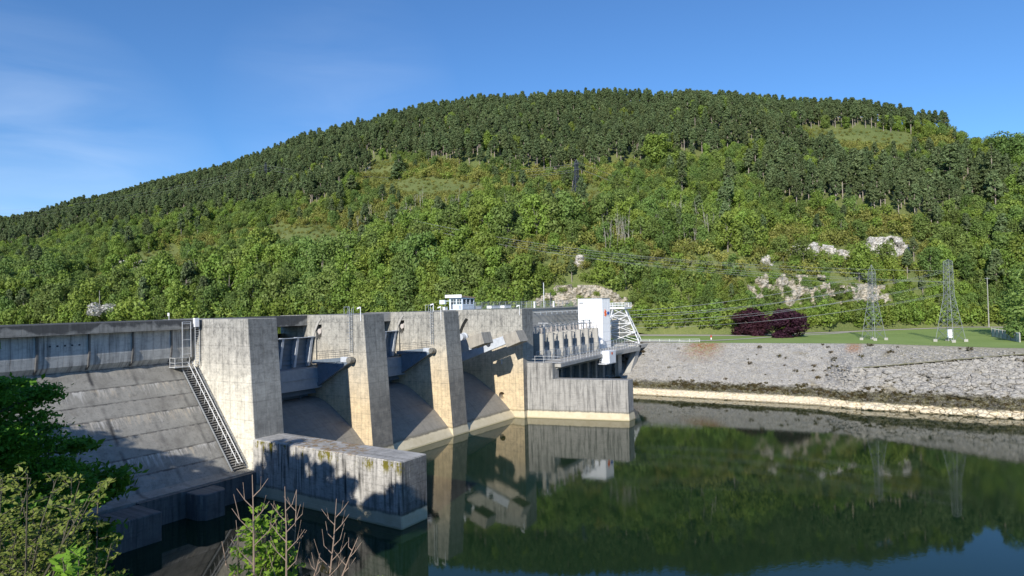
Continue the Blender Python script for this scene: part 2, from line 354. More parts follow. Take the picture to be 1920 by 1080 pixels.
# lawn terrace, paths, verge
BANK_TOP = [(-400, 150), (-60, 149), (-12, 150.2), (8, 157.), (33, 153.5), (58, 150), (66, 149)]
def banktop(y): return float(np.interp(y, [b[0] for b in BANK_TOP], [b[1] for b in BANK_TOP]))
mb = MB(); ys = np.linspace(-400, 71, 160)
vs = []; 
for y in ys:
    for k, x in enumerate((banktop(y), 175, 200, 230, 320)): vs.append((x, y, 9.72 if k == 0 else 9.8))
mb.add(vs, [(i*5+k, i*5+k+1, i*5+k+6, i*5+k+5) for i in range(len(ys)-1) for k in range(4)])
tag(obj('lawn', mb, G_GRASS), kind='structure')
def ribbon(name, pts, wd, z, mat):
    mb = MB(); vs = []
    P = [Vector((p[0], p[1], z)) for p in pts]
    for i, p in enumerate(P):
        d = (P[min(i+1, len(P)-1)]-P[max(0, i-1)]).normalized(); n = Vector((-d.y, d.x, 0))
        ww = wd if not isinstance(wd, list) else wd[i]
        vs += [p+n*ww/2, p-n*ww/2]
    mb.add(vs, [(2*i, 2*i+1, 2*i+3, 2*i+2) for i in range(len(P)-1)])
    return tag(obj(name, mb, mat), kind='structure')
ribbon('footpath', [(151, 62), (152.5, 56), (155.5, 48), (160, 41.5), (168, 36), (177, 31.5), (194, 19.8), (217, 10.8)], [5, 5, 4.2, 2.6, 2., 2., 2., 2.], 9.83, G_PATH)
pts = []
for s in (1185, 1210, 1300, 1390, 1480, 1560, 1640, 1700, 1800, 1860, 1900):
    p = hill(s, 0); q_ = p*((p.xy.length-3.2)/p.xy.length); pts.append((q_.x, q_.y))
ribbon('road', pts, [7, 8, 7, 5, 4.2, 4, 4, 4, 4.5, 7, 8], 9.86, G_PATH)
# plateau behind the dam on the far bank
mb = MB(); mb.box(148, 330, 72.6, 160, 8, 16.4); tag(obj('plateau', mb, G_PATH), kind='structure')

# river bank: rock slope
def bank_mat():
    m = M('bank_rock')
    X, Y, Z = m.xyz(m.pos)
    n1 = m.noise(m.pos, .12, 5, .6); n2 = m.noise(m.pos, .8, 6, .65); n3 = m.noise(m.pos, 5., 4, .7)
    right = m.mr(Y, 14, 2, 0, 1)
    def vor(sc):
        v = m.n('TexVoronoi', feature='DISTANCE_TO_EDGE'); v.inputs['Scale'].default_value = sc
        m.link(m.mix(.06, m.mapv(m.pos, (1, 1, 1.6)), m.noise(m.pos, 1., 3)), v.inputs['Vector']); return v.outputs['Distance']
    vc = m.n('TexVoronoi'); vc.inputs['Scale'].default_value = .8; m.link(m.mapv(m.pos, (1, 1, 1.6)), vc.inputs['Vector'])
    big = vor(.8); small = vor(2.6)
    c = m.mix(m.mr(n2, .3, .7), (.34, .325, .30), (.46, .44, .41))
    c = m.mix(.35, c, m.mix(m.xyz(vc.outputs['Color'])[0], (.22, .215, .21), (.46, .43, .37)))
    gap = m.math('MULTIPLY', m.mr(small, .0, .09, .5, 0), 1.)
    c = m.mix(gap, c, (.09, .085, .07))
    blk = m.math('MULTIPLY', m.math('MULTIPLY', m.mr(big, .0, .045, .75, 0), m.math('MULTIPLY', right, m.mr(n2, .35, .6, .3, 1))), m.mr(Z, 6.3, 5.6, 0, 1))
    c = m.mix(blk, c, (.05, .045, .035))
    c = m.mix(m.mr(n3, .57, .70, 0, .5), c, (.12, .115, .09))
    n4 = m.noise(m.pos, 2.2, 5, .75)
    c = m.mix(m.mr(n4, .54, .68, 0, .4), c, (.15, .145, .11)); c = m.mix(m.mr(n4, .42, .30, 0, .4), c, (.52, .50, .45))
    # dry weeds and lichen
    wd = m.noise(m.pos, .16, 6, .7)
    c = m.mix(m.mr(wd, .60, .68, 0, .5), c, (.20, .16, .07))
    patch = m.math('MULTIPLY', m.mr(m.math('ABSOLUTE', m.math('SUBTRACT', Y, 42.)), 1.5, 5.5, 1, 0), m.mr(Z, 5.5, 9.0, 0, 1))
    c = m.mix(m.math('MULTIPLY', patch, m.mr(n3, .38, .5, 0, .95)), c, m.mix(m.mr(n2, .4, .6), (.26, .09, .04), (.22, .18, .04)))
    p2 = m.math('MULTIPLY', m.mr(m.math('ABSOLUTE', m.math('SUBTRACT', Y, 11.5)), .6, 2.0, 1, 0), m.mr(Z, 8.0, 8.8, 0, 1))
    c = m.mix(m.math('MULTIPLY', p2, m.mr(n3, .4, .5, 0, .8)), c, (.30, .14, .06))
    zz = m.math('ADD', Z, m.math('MULTIPLY', m.math('SUBTRACT', n2, .5), 1.5))
    lim = m.math('ADD', 2.4, m.math('MULTIPLY', right, .5))
    mossy = m.math('MULTIPLY', m.mr(m.math('SUBTRACT', zz, lim), .35, -.15, 0, 1), m.mr(n3, .36, .52, .45, .97))
    c = m.mix(mossy, c, m.mix(m.mr(n2, .4, .6), (.05, .045, .03), (.10, .09, .03)))
    z2 = m.math('ADD', Z, m.math('MULTIPLY', m.math('SUBTRACT', n2, .5), .5))
    cr = m.mr(z2, 1.25, 1.0, 0, 1)
    c = m.mix(cr, c, m.mix(m.math('MULTIPLY', m.mr(big, 0, .05, .8, 0), right), m.mix(m.mr(n2, .35, .65), (.62, .53, .38), (.74, .66, .50)), (.12, .09, .05)))
    c = m.mix(m.mr(Z, .25, .1, 0, .7), c, (.16, .13, .07))
    c = m.mix(m.math('MULTIPLY', m.mr(n3, .45, .7, 0, .4), m.mr(Z, 9.2, 9.6, 0, 1)), c, (.15, .17, .06))
    nzz = m.xyz(m.nor)[2]
    c = m.mix(m.math('MULTIPLY', m.math('MULTIPLY', m.mr(nzz, .93, .99, 0, .8), m.mr(Z, 5.2, 5.8, 0, 1)), right), c, (.40, .36, .26))
    m.bump(m.math('ADD', m.math('MULTIPLY', n3, .5), m.math('MULTIPLY', m.mr(big, 0, .08), m.math('MULTIPLY', right, .6))), .22, .8)
    return m.col(c)
mb = MB(); ys = np.concatenate([np.linspace(-330, -45, 60), np.linspace(-44, 62, 330)]); NX = 64
LED = [(11.4, 6.0), (2, 6.0), (-7, 6.1), (-18, 6.2), (-60, 6.2)]
vs = []
for y in ys:
    xt = banktop(y)
    for k in range(NX):
        t = k/(NX-1); x0 = 127.5
        z = -1.2+t*10.9
        x = x0+(xt-x0)*t
        rt = min(1, max(0, (16-y)/5))
        # ramp path rising to the right: the block wall below it is steeper
        if rt > 0:
            zl = min(9.1, 6.0+3.0*max(0, 11.4-y)/25); xl = 137+min(3.5, max(0, 11.4-y)*.13)
            xw = x0+(xl-x0)*((z+1.2)/(zl+1.2))
            xa = xl+1.7+(xt-xl-1.7)*max(0, z-zl)/(9.7-zl)
            x = (1-rt)*x+rt*(xw if z < zl else xa)
        a = .14+.75*rt*(1 if z < 6.2 else .25)
        blk = mnoise.voronoi(Vector((x*.55, y*.55, z*.9)))[0]
        n = (blk[0]-.45)*a*.9+fbm(x*.9, y*.9, z*.9, 3)*a*.8
        e = min(1, t*14)*min(1, (1-t)*14)
        vs.append((x-n*e*.75, y, z+n*e*.55))
mb.add(vs, [(i*NX+k, i*NX+k+1, (i+1)*NX+k+1, (i+1)*NX+k) for i in range(len(ys)-1) for k in range(NX-1)])
BANKM = bank_mat(); tag(obj('riverbank', mb, BANKM), kind='structure')

mb = MB(); vs = []
for k in range(60):
    y = 10.6-k*.85; zl = min(9.1, 6.0+3.0*max(0, 11.4-y)/25); xl = 137+min(3.5, max(0, 11.4-y)*.13); jx = fbm(y*.5, 3, 1, 3)*.25
    vs += [(xl-.15+jx, y, zl+.16), (xl+1.15+jx, y, zl+.24), (xl+1.5+jx, y, zl-.3)]
mb.add(vs, [(3*k+j, 3*k+j+1, 3*k+j+4, 3*k+j+3) for k in range(59) for j in range(2)])
def bpath_mat():
    m = M('trodden_bank_path'); n = m.noise(m.pos, 1.3, 5, .7); return m.col(m.mix(m.mr(n, .42, .6), (.44, .39, .28), (.22, .21, .08)))
tag(obj('bank_path', mb, bpath_mat()), kind='structure')

# near bank, under the camera
def nearbank(x, y):
    xe = 22+.10*max(0, y-40)-(.15*max(0, -y))           # foot of slope
    xt = -1.5
    t = (x-xt)/(xe-xt)
    z = 18.2-19.5*max(0, t)**.9 if t > 0 else 18.2-.25*t*2
    z += fbm(x*.15, y*.15, 5, 3)*.6*min(1, abs(t)*3)
    return z
mb = MB(); gx = np.linspace(-60, 30, 91); gy = np.linspace(-80, 72, 120)
mb.add([(x, y, nearbank(x, y)) for x in gx for y in gy], [(i*120+j, (i+1)*120+j, (i+1)*120+j+1, i*120+j+1) for i in range(90) for j in range(119)])
tag(obj('bank_ground', mb, G_HILL, smooth=True), kind='structure')
mb = MB(); gy = np.linspace(-400, -80, 30)
mb.add([(x, y, 18.2-max(0, x)*.9) for x in (-60, -1, 10, 24) for y in gy], [(i*30+j, (i+1)*30+j, (i+1)*30+j+1, i*30+j+1) for i in range(3) for j in range(29)])
tag(obj('bank_ground', mb, G_HILL), kind='structure')

# ------------------------------------------------------------------ the dam
HC = 18.86; Y0 = 61.49; BAT = 1.45
PX = [44.2, 61.5, 78.4, 96.0]; PW = [3.8, 3.8, 3.75, 3.6]
dam = thing('concrete_dam', 'long weathered concrete river dam with four tall battered piers', 'dam', (60, 72, 0))
def pier(i):
    x0, x1 = PX[i], PX[i]+PW[i]; mb = MB(); yb = 78
    yt = Y0 if i < 3 else 58.1; bt = BAT if i < 3 else .05
    prof = [(yb, -3), (yt-bt-.15, -3), (yt-bt*(1-1.2/HC)-.0, 1.2), (yt, HC), (yb, HC)]
    # flared footing
    ring = [(yt-bt-.55, -3), (yt-bt-.45, .1), (yt-bt*(1-1.3/HC)-.012, 1.3)]
    if i in (0, 1, 2):
        # gate slot recess on the left face: pier side built of three prisms round it
        pass
    mb.prism(prof, 'x', x0, x1)
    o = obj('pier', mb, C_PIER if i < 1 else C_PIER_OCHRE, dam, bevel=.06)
    if i in (1, 2):
        f = MB(); f.hexa([(x0-.45, yt-bt-.55, -2), (x1+.3, yt-bt-.55, -2), (x1+.3, 70, -2), (x0-.45, 70, -2), (x0-.02, yt-bt*(1-1.25/HC)-.02, 1.25), (x1+.02, yt-bt*(1-1.25/HC)-.02, 1.25), (x1+.02, 70, 1.25), (x0-.02, 70, 1.25)])
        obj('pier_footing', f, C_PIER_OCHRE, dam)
    return o
def cut(o, mb_):
    c_ = obj('cutter', mb_, S_DARK); md = o.modifiers.new('cut', 'BOOLEAN'); md.object = c_; md.operation = 'DIFFERENCE'; md.solver = 'EXACT'
    bpy.context.view_layer.update(); dg = bpy.context.evaluated_depsgraph_get()
    bv = [m_ for m_ in o.modifiers if m_.type == 'BEVEL']
    for b_ in bv: o.modifiers.remove(b_)
    bpy.context.view_layer.update(); dg = bpy.context.evaluated_depsgraph_get()
    me = bpy.data.meshes.new_from_object(o.evaluated_get(dg)); o.modifiers.clear(); o.data = me; bpy.data.objects.remove(c_)
for i in range(4):
    po_ = pier(i); x0 = PX[i]
    if i in (1, 2):
        q_ = MB(); q_.prism([(70.55, 15.5), (69.95, 15.3), (69.45, 16.0), (69.42, 17.55), (70.6, 17.55)], 'x', x0-1, x0+1.3); cut(po_, q_)
        q_ = MB(); q_.prism([(70.62, 11.8), (70.36, 11.8), (70.36, 15.7), (70.62, 15.7)], 'x', x0-1, x0+.4); cut(po_, q_)
    if i == 3:
        q_ = MB(); out = []; inn = []
        for k in range(13):
            t0 = math.radians(10+k*2.75); z_ = 12.2+7.6*math.sin(t0)
            if z_ > 17.6: break
            out.append((64.6+7.6*math.cos(t0), z_)); inn.append((64.6+6.85*math.cos(t0), 12.2+6.85*math.sin(t0)+.2))
        q_.prism(out+inn[::-1], 'x', x0-1, x0+1.0); cut(po_, q_)
        q_ = MB(); q_.tube([(x0-1, 62.62, 3.69), (x0+1.2, 62.62, 3.69)], .62, 20); cut(po_, q_)
# pier details: curved guide band, pocket, shallow stair groove
def pier_detail(i):
    x0 = PX[i]; a = MB(); pk = MB(); yc, zc = 63.5, 12.95
    # raised curved gate track
    for k in range(16):
        t0 = math.radians(-6+k*3.2); t1 = math.radians(-6+(k+1)*3.2); r = 8.0 if i < 3 else 8.6
        A = [(yc+(r+w_)*math.cos(t)+(1.0 if i == 3 else 0), zc+(r+w_)*math.sin(t)) for t, w_ in ((t0, 0), (t0, .35), (t1, .35), (t1, 0))]
        if max(q_[1] for q_ in A) > HC-.05: continue
        a.prism(A, 'x', x0-.10, x0+.05)
    obj('gate_track', a, C_PLAIN, dam)
    if i < 3:
        c = MB(); c.tube([(x0+.1, 69.6, 17.1), (x0+.1, 69.7, 16.4), (x0+.15, 70.1, 16.2)], .10, 8); c.tube([(x0+.1, 70.0, 16.6), (x0+.5, 70.0, 16.6)], .38, 12)
        obj('chain_wheel', c, S_CERAM, dam)
    else:
        h = MB(); h.tube([(x0-1.6, 70.3, 13.95), (x0+.1, 70.3, 13.95)], .62, 20); h.tube([(x0-.5, 70.3, 13.95), (x0-.3, 70.3, 13.95)], .8, 20); obj('gate_bearing', h, S_GATE_L, dam)
        h = MB(); h.tube([(x0-.25, 62.47, 9.87), (x0-.02, 62.47, 9.95)], .16, 8); h.box(x0-.2, x0-.01, 62.35, 62.5, 9.2, 9.8); obj('lamp', h, S_RAIL, dam)
for i in (1, 2, 3): pier_detail(i)
# non-overflow / overflow section left of pier 1
sp = MB()
prof = [(71.05, 17.7), (71.1, 15.4), (71.35, 14.3), (71.95, 14.0)]
zz = [14.0, 12.15, 10.7, 9.35, 7.6, 5.75, 4.2, 2.85]
XL = -45
def strip(profile, x0, x1, mbx, nx=1):
    vs = []; 
    for k in range(nx+1):
        x = x0+(x1-x0)*k/nx
        for y, z in profile: vs.append((x, y, z))
    n = len(profile)
    mbx.add(vs, [(k*n+j, k*n+j+1, (k+1)*n+j+1, (k+1)*n+j) for k in range(nx) for j in range(n-1)])
P1 = [(71.95, 14.0)]
for a_, b_ in zip(zz[:-1], zz[1:]):
    ya = 71.95-(14.0-a_)/1.153; yb = 71.95-(14.0-b_)/1.153
    # each lift stands a few cm proud of the one above, leaving a small ledge
    P1 += [(ya-.13, a_-.03), (yb-.02, b_)]
P1 += [(61.6, 2.7), (60.65, 2.62), (60.6, -2)]
strip(P1, XL, 44.15, sp); obj('overflow_face', sp, C_SPILL, dam)
uw = MB(); strip([(71.05, 17.74), (71.08, 15.6), (71.25, 14.6), (71.95, 13.9)], XL, 44.15, uw); obj('upper_wall', uw, C_WALL, dam)
for xx in (23.6, 28.2, 32.8, 37.1, 41.3, 43.6):
    j = MB(); j.prism([(70.93, 17.74), (70.95, 15.5), (71.15, 14.5), (71.6, 14.1), (72.2, 14.1), (72.2, 17.74)], 'x', xx-.09, xx+.09); obj('joint_rib', j, C_JOINT, dam)
pp = MB(); pp.hexa([(XL, 70.15, 17.75), (44.17, 70.15, 17.75), (44.17, 78, 17.75), (XL, 78, 17.75), (XL, 70.15, 18.84), (44.17, 70.15, 18.84), (44.17, 78, 18.84), (XL, 78, 18.84)])
obj('parapet', pp, C_DARK, dam, bevel=.05)
pd = MB()
for xx in (25.5, 26.1, 26.8, 27.5, 29.2, 30.0, 30.8, 31.5, 31.9): pass
for k, xx in enumerate((29.3, 29.95, 30.6, 31.25, 31.9)):
    pd = MB(); pd.tube([(xx, 71.0, 16.7), (xx, 71.12, 16.7)], .09, 8); obj('drain_hole', pd, S_DARK, dam)
for (xx, zz_) in ((33.9, 9.0), (40.9, 8.9)):
    yy = 71.95-(14-zz_)/1.153; d_ = MB(); d_.hexa([(xx-.28, yy-.16, zz_-.2), (xx+.28, yy-.16, zz_-.2), (xx+.28, yy+.2, zz_-.2), (xx-.28, yy+.2, zz_-.2), (xx-.28, yy+.13, zz_+.2), (xx+.28, yy+.13, zz_+.2), (xx+.28, yy+.5, zz_+.2), (xx-.28, yy+.5, zz_+.2)])
    obj('drain_opening', d_, S_DARK, dam)
# bays: aprons, crest beams
AP = [(78, 7.6), (71, 7.6), (70.2, 7.5), (69, 7.15), (67.5, 6.35), (65.8, 5.25), (63.7, 3.85), (61.9, 2.2), (60.6, .9), (59.6, -.3), (58.6, -1.6)]
for i in range(3):
    a = MB(); strip(AP, PX[i]+PW[i]-.05, PX[i+1]+.05, a, 1); obj('apron', a, C_APRON, dam, smooth=False)
    b = MB(); b.box(PX[i]+PW[i], PX[i+1], 72.3, 73.4, 17.45, HC-.03); obj('crest_beam', b, C_DARK if i < 1 else C_PLAIN, dam)
    b = MB(); b.box(PX[i]+PW[i]+.02, PX[i+1]-.02, 73.4, 78, 18.2, HC-.05); obj('crest_deck', b, C_DARK, dam)
    b = MB(); b.box(PX[i]+PW[i]+.02, PX[i+1]-.02, 77.0, 77.6, 17.2, 18.2); obj('upstream_beam', b, C_DARK, dam)
# toe slab with blocky buttress and left abutment, standing in the shade
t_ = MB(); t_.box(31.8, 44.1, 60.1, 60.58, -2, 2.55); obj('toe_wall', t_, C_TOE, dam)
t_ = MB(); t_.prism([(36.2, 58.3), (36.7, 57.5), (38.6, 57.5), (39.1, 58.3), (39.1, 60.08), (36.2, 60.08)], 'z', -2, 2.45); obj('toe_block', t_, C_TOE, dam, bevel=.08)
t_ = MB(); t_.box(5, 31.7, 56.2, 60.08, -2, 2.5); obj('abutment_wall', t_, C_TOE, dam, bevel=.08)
# near guide wall (mossy block) and far guide wall
g = MB(); g.hexa([(43.7, 39.4, -3), (47.35, 39.4, -3), (47.9, 60.6, -3), (44.0, 60.6, -3), (43.7, 39.4, 6), (47.35, 39.4, 6), (47.9, 60.6, 6), (44.0, 60.6, 6)])
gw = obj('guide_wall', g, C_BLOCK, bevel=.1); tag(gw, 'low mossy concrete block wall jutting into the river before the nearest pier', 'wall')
def wallpt(y, off=0): return (97.2+.245*(58.2-y)+off)
fw = thing('guide_wall', 'far streaked grey concrete guide wall with pale waterline beside the power house', 'wall', (100, 50, 0))
g = MB(); g.hexa([(wallpt(41.1), 41.1, -3), (wallpt(41.1, 2.3), 41.1, -3), (wallpt(58.4, 2.3), 58.4, -3), (wallpt(58.4), 58.4, -3), (wallpt(41.1), 41.1, 6.7), (wallpt(41.1, 2.3), 41.1, 6.7), (wallpt(58.4, 2.3), 58.4, 6.7), (wallpt(58.4), 58.4, 6.7)])
obj('wall', g, C_GUIDE, fw, bevel=.05)
g = MB(); g.hexa([(wallpt(53.6, .003), 53.6, 6.69), (wallpt(53.6, 2.29), 53.6, 6.69), (wallpt(58.3, 2.29), 58.3, 6.69), (wallpt(58.3, .003), 58.3, 6.69), (wallpt(53.6, .003), 53.6, 9.45), (wallpt(53.6, 2.29), 53.6, 9.45), (wallpt(58.3, 2.29), 58.3, 9.45), (wallpt(58.3, .003), 58.3, 9.45)])
obj('upper_wall', g, C_GUIDE, fw, bevel=.05)
g = MB(); a_ = .45
g.hexa([(wallpt(40.7)-a_, 40.7, -2), (wallpt(40.7, 2.6), 40.7, -2), (wallpt(60.5, 2.6), 60.5, -2), (wallpt(62.5)-a_-.4, 62.5, -2), (wallpt(41.05)-.02, 41.05, 1.25), (wallpt(41.05, 2.32), 41.05, 1.25), (wallpt(60.5, 2.3), 60.5, 1.25), (wallpt(62)-.1, 62, 1.25)])
obj('footing', g, C_GUIDE, fw)

# ------------------------------------------------------------------ gates
S_PIN = simple('greasy_pin_steel', (.30, .29, .26), .5, .3, var=.3)
def radial_gate(i, label):
    x0, x1 = PX[i]+PW[i]+.05, PX[i+1]-.15; yc, zc, R_ = 63.6, 13.0, 8.0
    t = thing('radial_gate', label, 'dam gate', ((x0+x1)/2, 70, 8))
    sk_ = MB(); pr = []
    for k in range(13):
        z = 8.2+(15.85-8.2)*k/12; pr.append((yc+math.sqrt(R_**2-(z-zc)**2)+.5, z))
    strip([(y, z) for y, z in pr]+[(y+.12, z) for y, z in pr[::-1]]+[pr[0]], x0, x1, sk_)
    obj('skin_plate', sk_, S_GATE, t)
    n = 6
    for k in range(n):
        x = x0+.9+(x1-x0-1.3)*k/(n-1); rb = MB()
        A = [(yc+math.sqrt(R_**2-(z-zc)**2)+.48, z) for z in np.linspace(11.9, 15.95, 7)]
        B = [(y-(.55+.35*math.sin((z-11.9)/4*2.2)), z) for y, z in A[::-1]]
        rb.prism(A+B, 'x', x-.05, x+.05); rb.prism([(B[0][0]-.02, B[0][1]), (B[0][0]+.03, B[0][1]), (B[-1][0]+.03, B[-1][1]), (B[-1][0]-.02, B[-1][1])], 'x', x-.18, x+.18)
        obj('rib', rb, S_GATE_L if k > 2 else S_GATE, t)
    hb = MB()
    for z in np.linspace(12.3, 15.6, 6): hb.box(x0, x1, yc+math.sqrt(R_**2-(z-zc)**2)+.33, yc+math.sqrt(R_**2-(z-zc)**2)+.47, z-.03, z+.03)
    obj('stiffener', hb, S_GATE, t)
    gd = MB(); gd.hexa([(x0, 69.4, 9.0), (x1, 69.4, 9.0), (x1, 71.2, 9.0), (x0, 71.2, 9.0), (x0, 69.6, 11.75), (x1, 69.6, 11.75), (x1, 71.4, 11.75), (x0, 71.4, 11.75)]); gd.box(x0, x1, 69.38, 69.5, 10.35, 10.45)
    obj('girder', gd, simple('girder_paint', (.30, .33, .37), .5), t)
    lp = MB(); lp.hexa([(x0, 70.6, 15.85), (x1, 70.6, 15.85), (x1, 72.1, 15.6), (x0, 72.1, 15.6), (x0, 70.6, 15.95), (x1, 70.6, 15.95), (x1, 72.1, 15.7), (x0, 72.1, 15.7)]); obj('top_walkway', lp, S_GATE_L, t)
    for xa in (x0+.45, x1-.5):
        ar = MB()
        ar.beam((xa, 70.4, 12.45), (xa, yc+.2, 13.05), .45, .5); ar.beam((xa, 69.9, 9.2), (xa, yc+.1, 12.7), .45, .45)
        ar.prism([(69.5, 12.2), (69.6, 9.6), (64.3, 12.7), (64.3, 13.0)], 'x', xa-.06, xa+.06)
        ar.beam((xa, 67.8, 12.6), (xa, 67.4, 10.7), .38, .2); ar.beam((xa, 65.9, 12.8), (xa, 65.6, 11.8), .38, .2)
        obj('arm', ar, S_GATE, t)
        pb = MB(); pb.box(xa-.3, xa+.3, yc-.1, yc+1.3, 12.6, 13.3); pv_ = obj('pivot', pb, S_GATE_L, t, bevel=.05); pb = MB(); pb.tube([(xa-.42, yc-.3, 12.9), (xa+.42, yc-.3, 12.9)], .42, 16); obj('pin', pb, S_PIN, pv_, bevel=.04)
    rl = MB(); xa = x1-.45
    for k in range(4): rl.tube([(xa, 69.8-k*1.8, 12.8), (xa, 69.8-k*1.8, 13.9)], .025, 5)
    for dz in (.5, 1.05): rl.tube([(xa, 69.8-k_*1.0, 12.85+dz+(.06*k_)**2+.05*k_) for k_ in range(7)], .025, 5)
    obj('handrail', rl, S_DARK, t)
    uh = MB()
    for k in range(4): uh.box(x0+2+k*3, x0+2.12+k*3, 71.0, 71.2, 7.6, 9.1)
    uh.box(x0, x1, 72.2, 72.5, 7.5, 9.3); obj('lower_seal', uh, S_GATE, t)
radial_gate(0, 'blue-grey steel gate with curved ribs between the first and second piers')
radial_gate(1, 'dark steel gate mostly hidden between the second and third piers')
t = thing('radial_gate', 'gate with raised pale arms ending in two big concrete counterweights', 'dam gate', (89, 66, 8))
sk_ = MB(); strip([(72.6, 16.4), (73.2, 13), (72.6, 8), (72.8, 7.6), (73.4, 7.6), (73.8, 13), (73, 16.4), (72.6, 16.4)], 82.3, 95.9, sk_); obj('skin_plate', sk_, S_GATE, t)
def arm3(x, up, cw):
    a = MB(); a.prism(up, 'x', x-.28, x+.28); o_ = obj('arm', a, S_GATE_L, t, bevel=.03)
    c = MB(); c.prism(cw, 'x', x-1.5, x+1.2); obj('counterweight', c, C_CW, o_, bevel=.06)
arm3(92.3, [(71.5, 10.4), (71.5, 8.7), (57.9, 13.45), (58.1, 14.85), (68.6, 11.65)], [(58.9, 14.55), (58.05, 12.55), (55.4, 13.55), (56.3, 15.4)])
arm3(85.6, [(71.5, 12.2), (71.5, 10.3), (60.6, 12.75), (60.9, 14.5), (62.6, 14.15)], [(61.5, 14.45), (60.85, 12.75), (58.0, 13.65), (58.55, 15.42)])
h = MB(); h.tube([(92.0, 62.5, 13.05), (92.0-.3, 62.5, 13.05)], .42, 20); obj('arm_hole', h, S_DARK, t)
h = MB(); h.tube([(82.5, 66.5, 12.9), (96, 66.5, 12.9)], .45, 12); obj('torque_tube', h, S_GATE, t)

# ------------------------------------------------------------------ stairs, ladders and rails on the dam
st = thing('staircase', 'steep flight of dark steps with pale twin handrails beside the nearest pier', 'stairs', (43, 62, 2.8))
tr = MB(); n = 46
for k in range(n):
    z = 2.9+(13.3-2.9)*k/(n-1); y = 71.95-(14.0-z)/1.153-.42
    tr.box(42.35, 44.05, y-.12, y+.12, z+.05, z+.13)
obj('steps', tr, C_GUIDE, st)
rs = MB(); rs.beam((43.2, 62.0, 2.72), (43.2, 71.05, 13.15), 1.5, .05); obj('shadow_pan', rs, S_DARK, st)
for xx in (42.95, 43.45):
    r_ = MB(); r_.tube([(xx, 62.0-.45, 3.55), (xx, 71.0-.4, 14.0)], .05, 6)
    for k in range(12): z = 3.1+k*.9; y = 71.95-(14-z)/1.153-.4; r_.tube([(xx, y, z), (xx, y-.2, z+.75)], .03, 5)
    obj('handrail', r_, S_RAIL, st)
for xx in (42.3, 44.1):
    r_ = MB(); r_.beam((xx, 62.0-.35, 2.85), (xx, 71.0-.3, 13.35), .06, .16); obj('stringer', r_, S_GALV, st)
pf = MB(); pf.box(41.2, 42.9, 70.2, 71.4, 13.5, 13.58)
for p in ((41.2, 70.2), (42.9, 70.2), (42.05, 70.2), (41.2, 71.2)): pf.tube([(p[0], p[1], 13.5), (p[0], p[1], 14.6)], .035, 5)
for dz in (.55, 1.1): pf.tube([(41.2, 71.2, 13.5+dz), (41.2, 70.2, 13.5+dz), (42.9, 70.2, 13.5+dz)], .035, 5)
obj('landing', pf, S_RAIL, st)
lad = thing('ladder', 'pale steel ladder frame running from the parapet to the stair landing', 'ladder', (42.4, 70, 14))
l = MB()
for xx in (41.9, 42.9): l.tube([(xx, 69.9, 14.6), (xx, 69.9, 18.6)], .04, 6)
for z in (15.0, 16.6, 18.4, 18.6): l.tube([(41.9, 69.9, z), (42.9, 69.9, z)], .035, 6)
obj('frame', l, S_RAIL, lad)
l = MB()
for xx in (43.45, 43.95): l.tube([(xx, 69.95, 13.6), (xx, 69.95, 18.5)], .035, 6)
for k in range(18): l.tube([(43.45, 69.95, 13.8+k*.27), (43.95, 69.95, 13.8+k*.27)], .025, 5)
obj('rungs', l, S_RAIL, lad)
l = MB(); l.box(43.3, 43.8, 69.7, 70.1, 18.0, 19.0); obj('marker_box', l, S_WHITE, lad)
def ladder(i, lab):
    x = PX[i]-.18; y = 63.65; t = thing('ladder', lab, 'ladder', (x, y, 13.8))
    l = MB()
    for dy in (-.22, .22): l.tube([(x, y+dy, 13.8), (x, y+dy, 19.7)], .035, 5)
    obj('side_rails', l, S_GALV, t)
    l = MB()
    for k in range(20): l.tube([(x, y-.22, 13.95+k*.27), (x, y+.22, 13.95+k*.27)], .025, 5)
    obj('rungs', l, S_GALV, t)
    l = MB()
    for k in range(9):
        z = 15.6+k*.45; l.tube([(x, y-.25, z), (x-.45, y-.28, z), (x-.6, y, z), (x-.45, y+.28, z), (x, y+.25, z)], .02, 4)
    obj('hoops', l, S_GALV, t)
    l = MB()
    for dx, dy in ((0, .2), (.7, .2), (0, 1.2), (.7, 1.2)): l.tube([(x+dx, y+dy, 18.86), (x+dx, y+dy, 19.95)], .03, 5)
    l.tube([(x, y+.2, 19.9), (x, y+1.2, 19.9), (x+.7, y+1.2, 19.9)], .03, 5)
    obj('top_guard', l, S_GALV, t)
ladder(1, 'grey caged ladder hanging on the second pier above the gate pivot')
ladder(2, 'grey caged ladder hanging on the third pier above the gate pivot')
def post_light(x, y, z0, z1, lab, head=True):
    t = thing('camera_post', lab, 'post', (x, y, z0))
    l = MB(); l.tube([(x, y, z0), (x, y, z1)], .05, 6); obj('post', l, S_WHITE, t)
    l = MB(); l.hexa([(x-.05, y+.05, z1-.12), (x+.1, y+.05, z1-.12), (x+.1, y+.6, z1-.3), (x-.05, y+.6, z1-.3), (x-.05, y+.05, z1+.05), (x+.1, y+.05, z1+.05), (x+.1, y+.6, z1-.1), (x-.05, y+.6, z1-.1)]); obj('head', l, S_WHITE, t)
post_light(61.4, 61.9, 18.0, 19.85, 'short white post with angled head on the second pier edge')
post_light(78.3, 61.9, 17.6, 19.65, 'short white post with angled head on the third pier edge')
post_light(95.9, 58.5, 17.8, 19.55, 'short white post with angled head on the fourth pier edge')
post_light(78.6, 63.6, 18.86, 20.1, 'tall white post at the head of the third pier ladder')
t = thing('marker_post', 'thin post with small white plate on the parapet left of the nearest pier', 'post', (42.7, 74, 18.8))
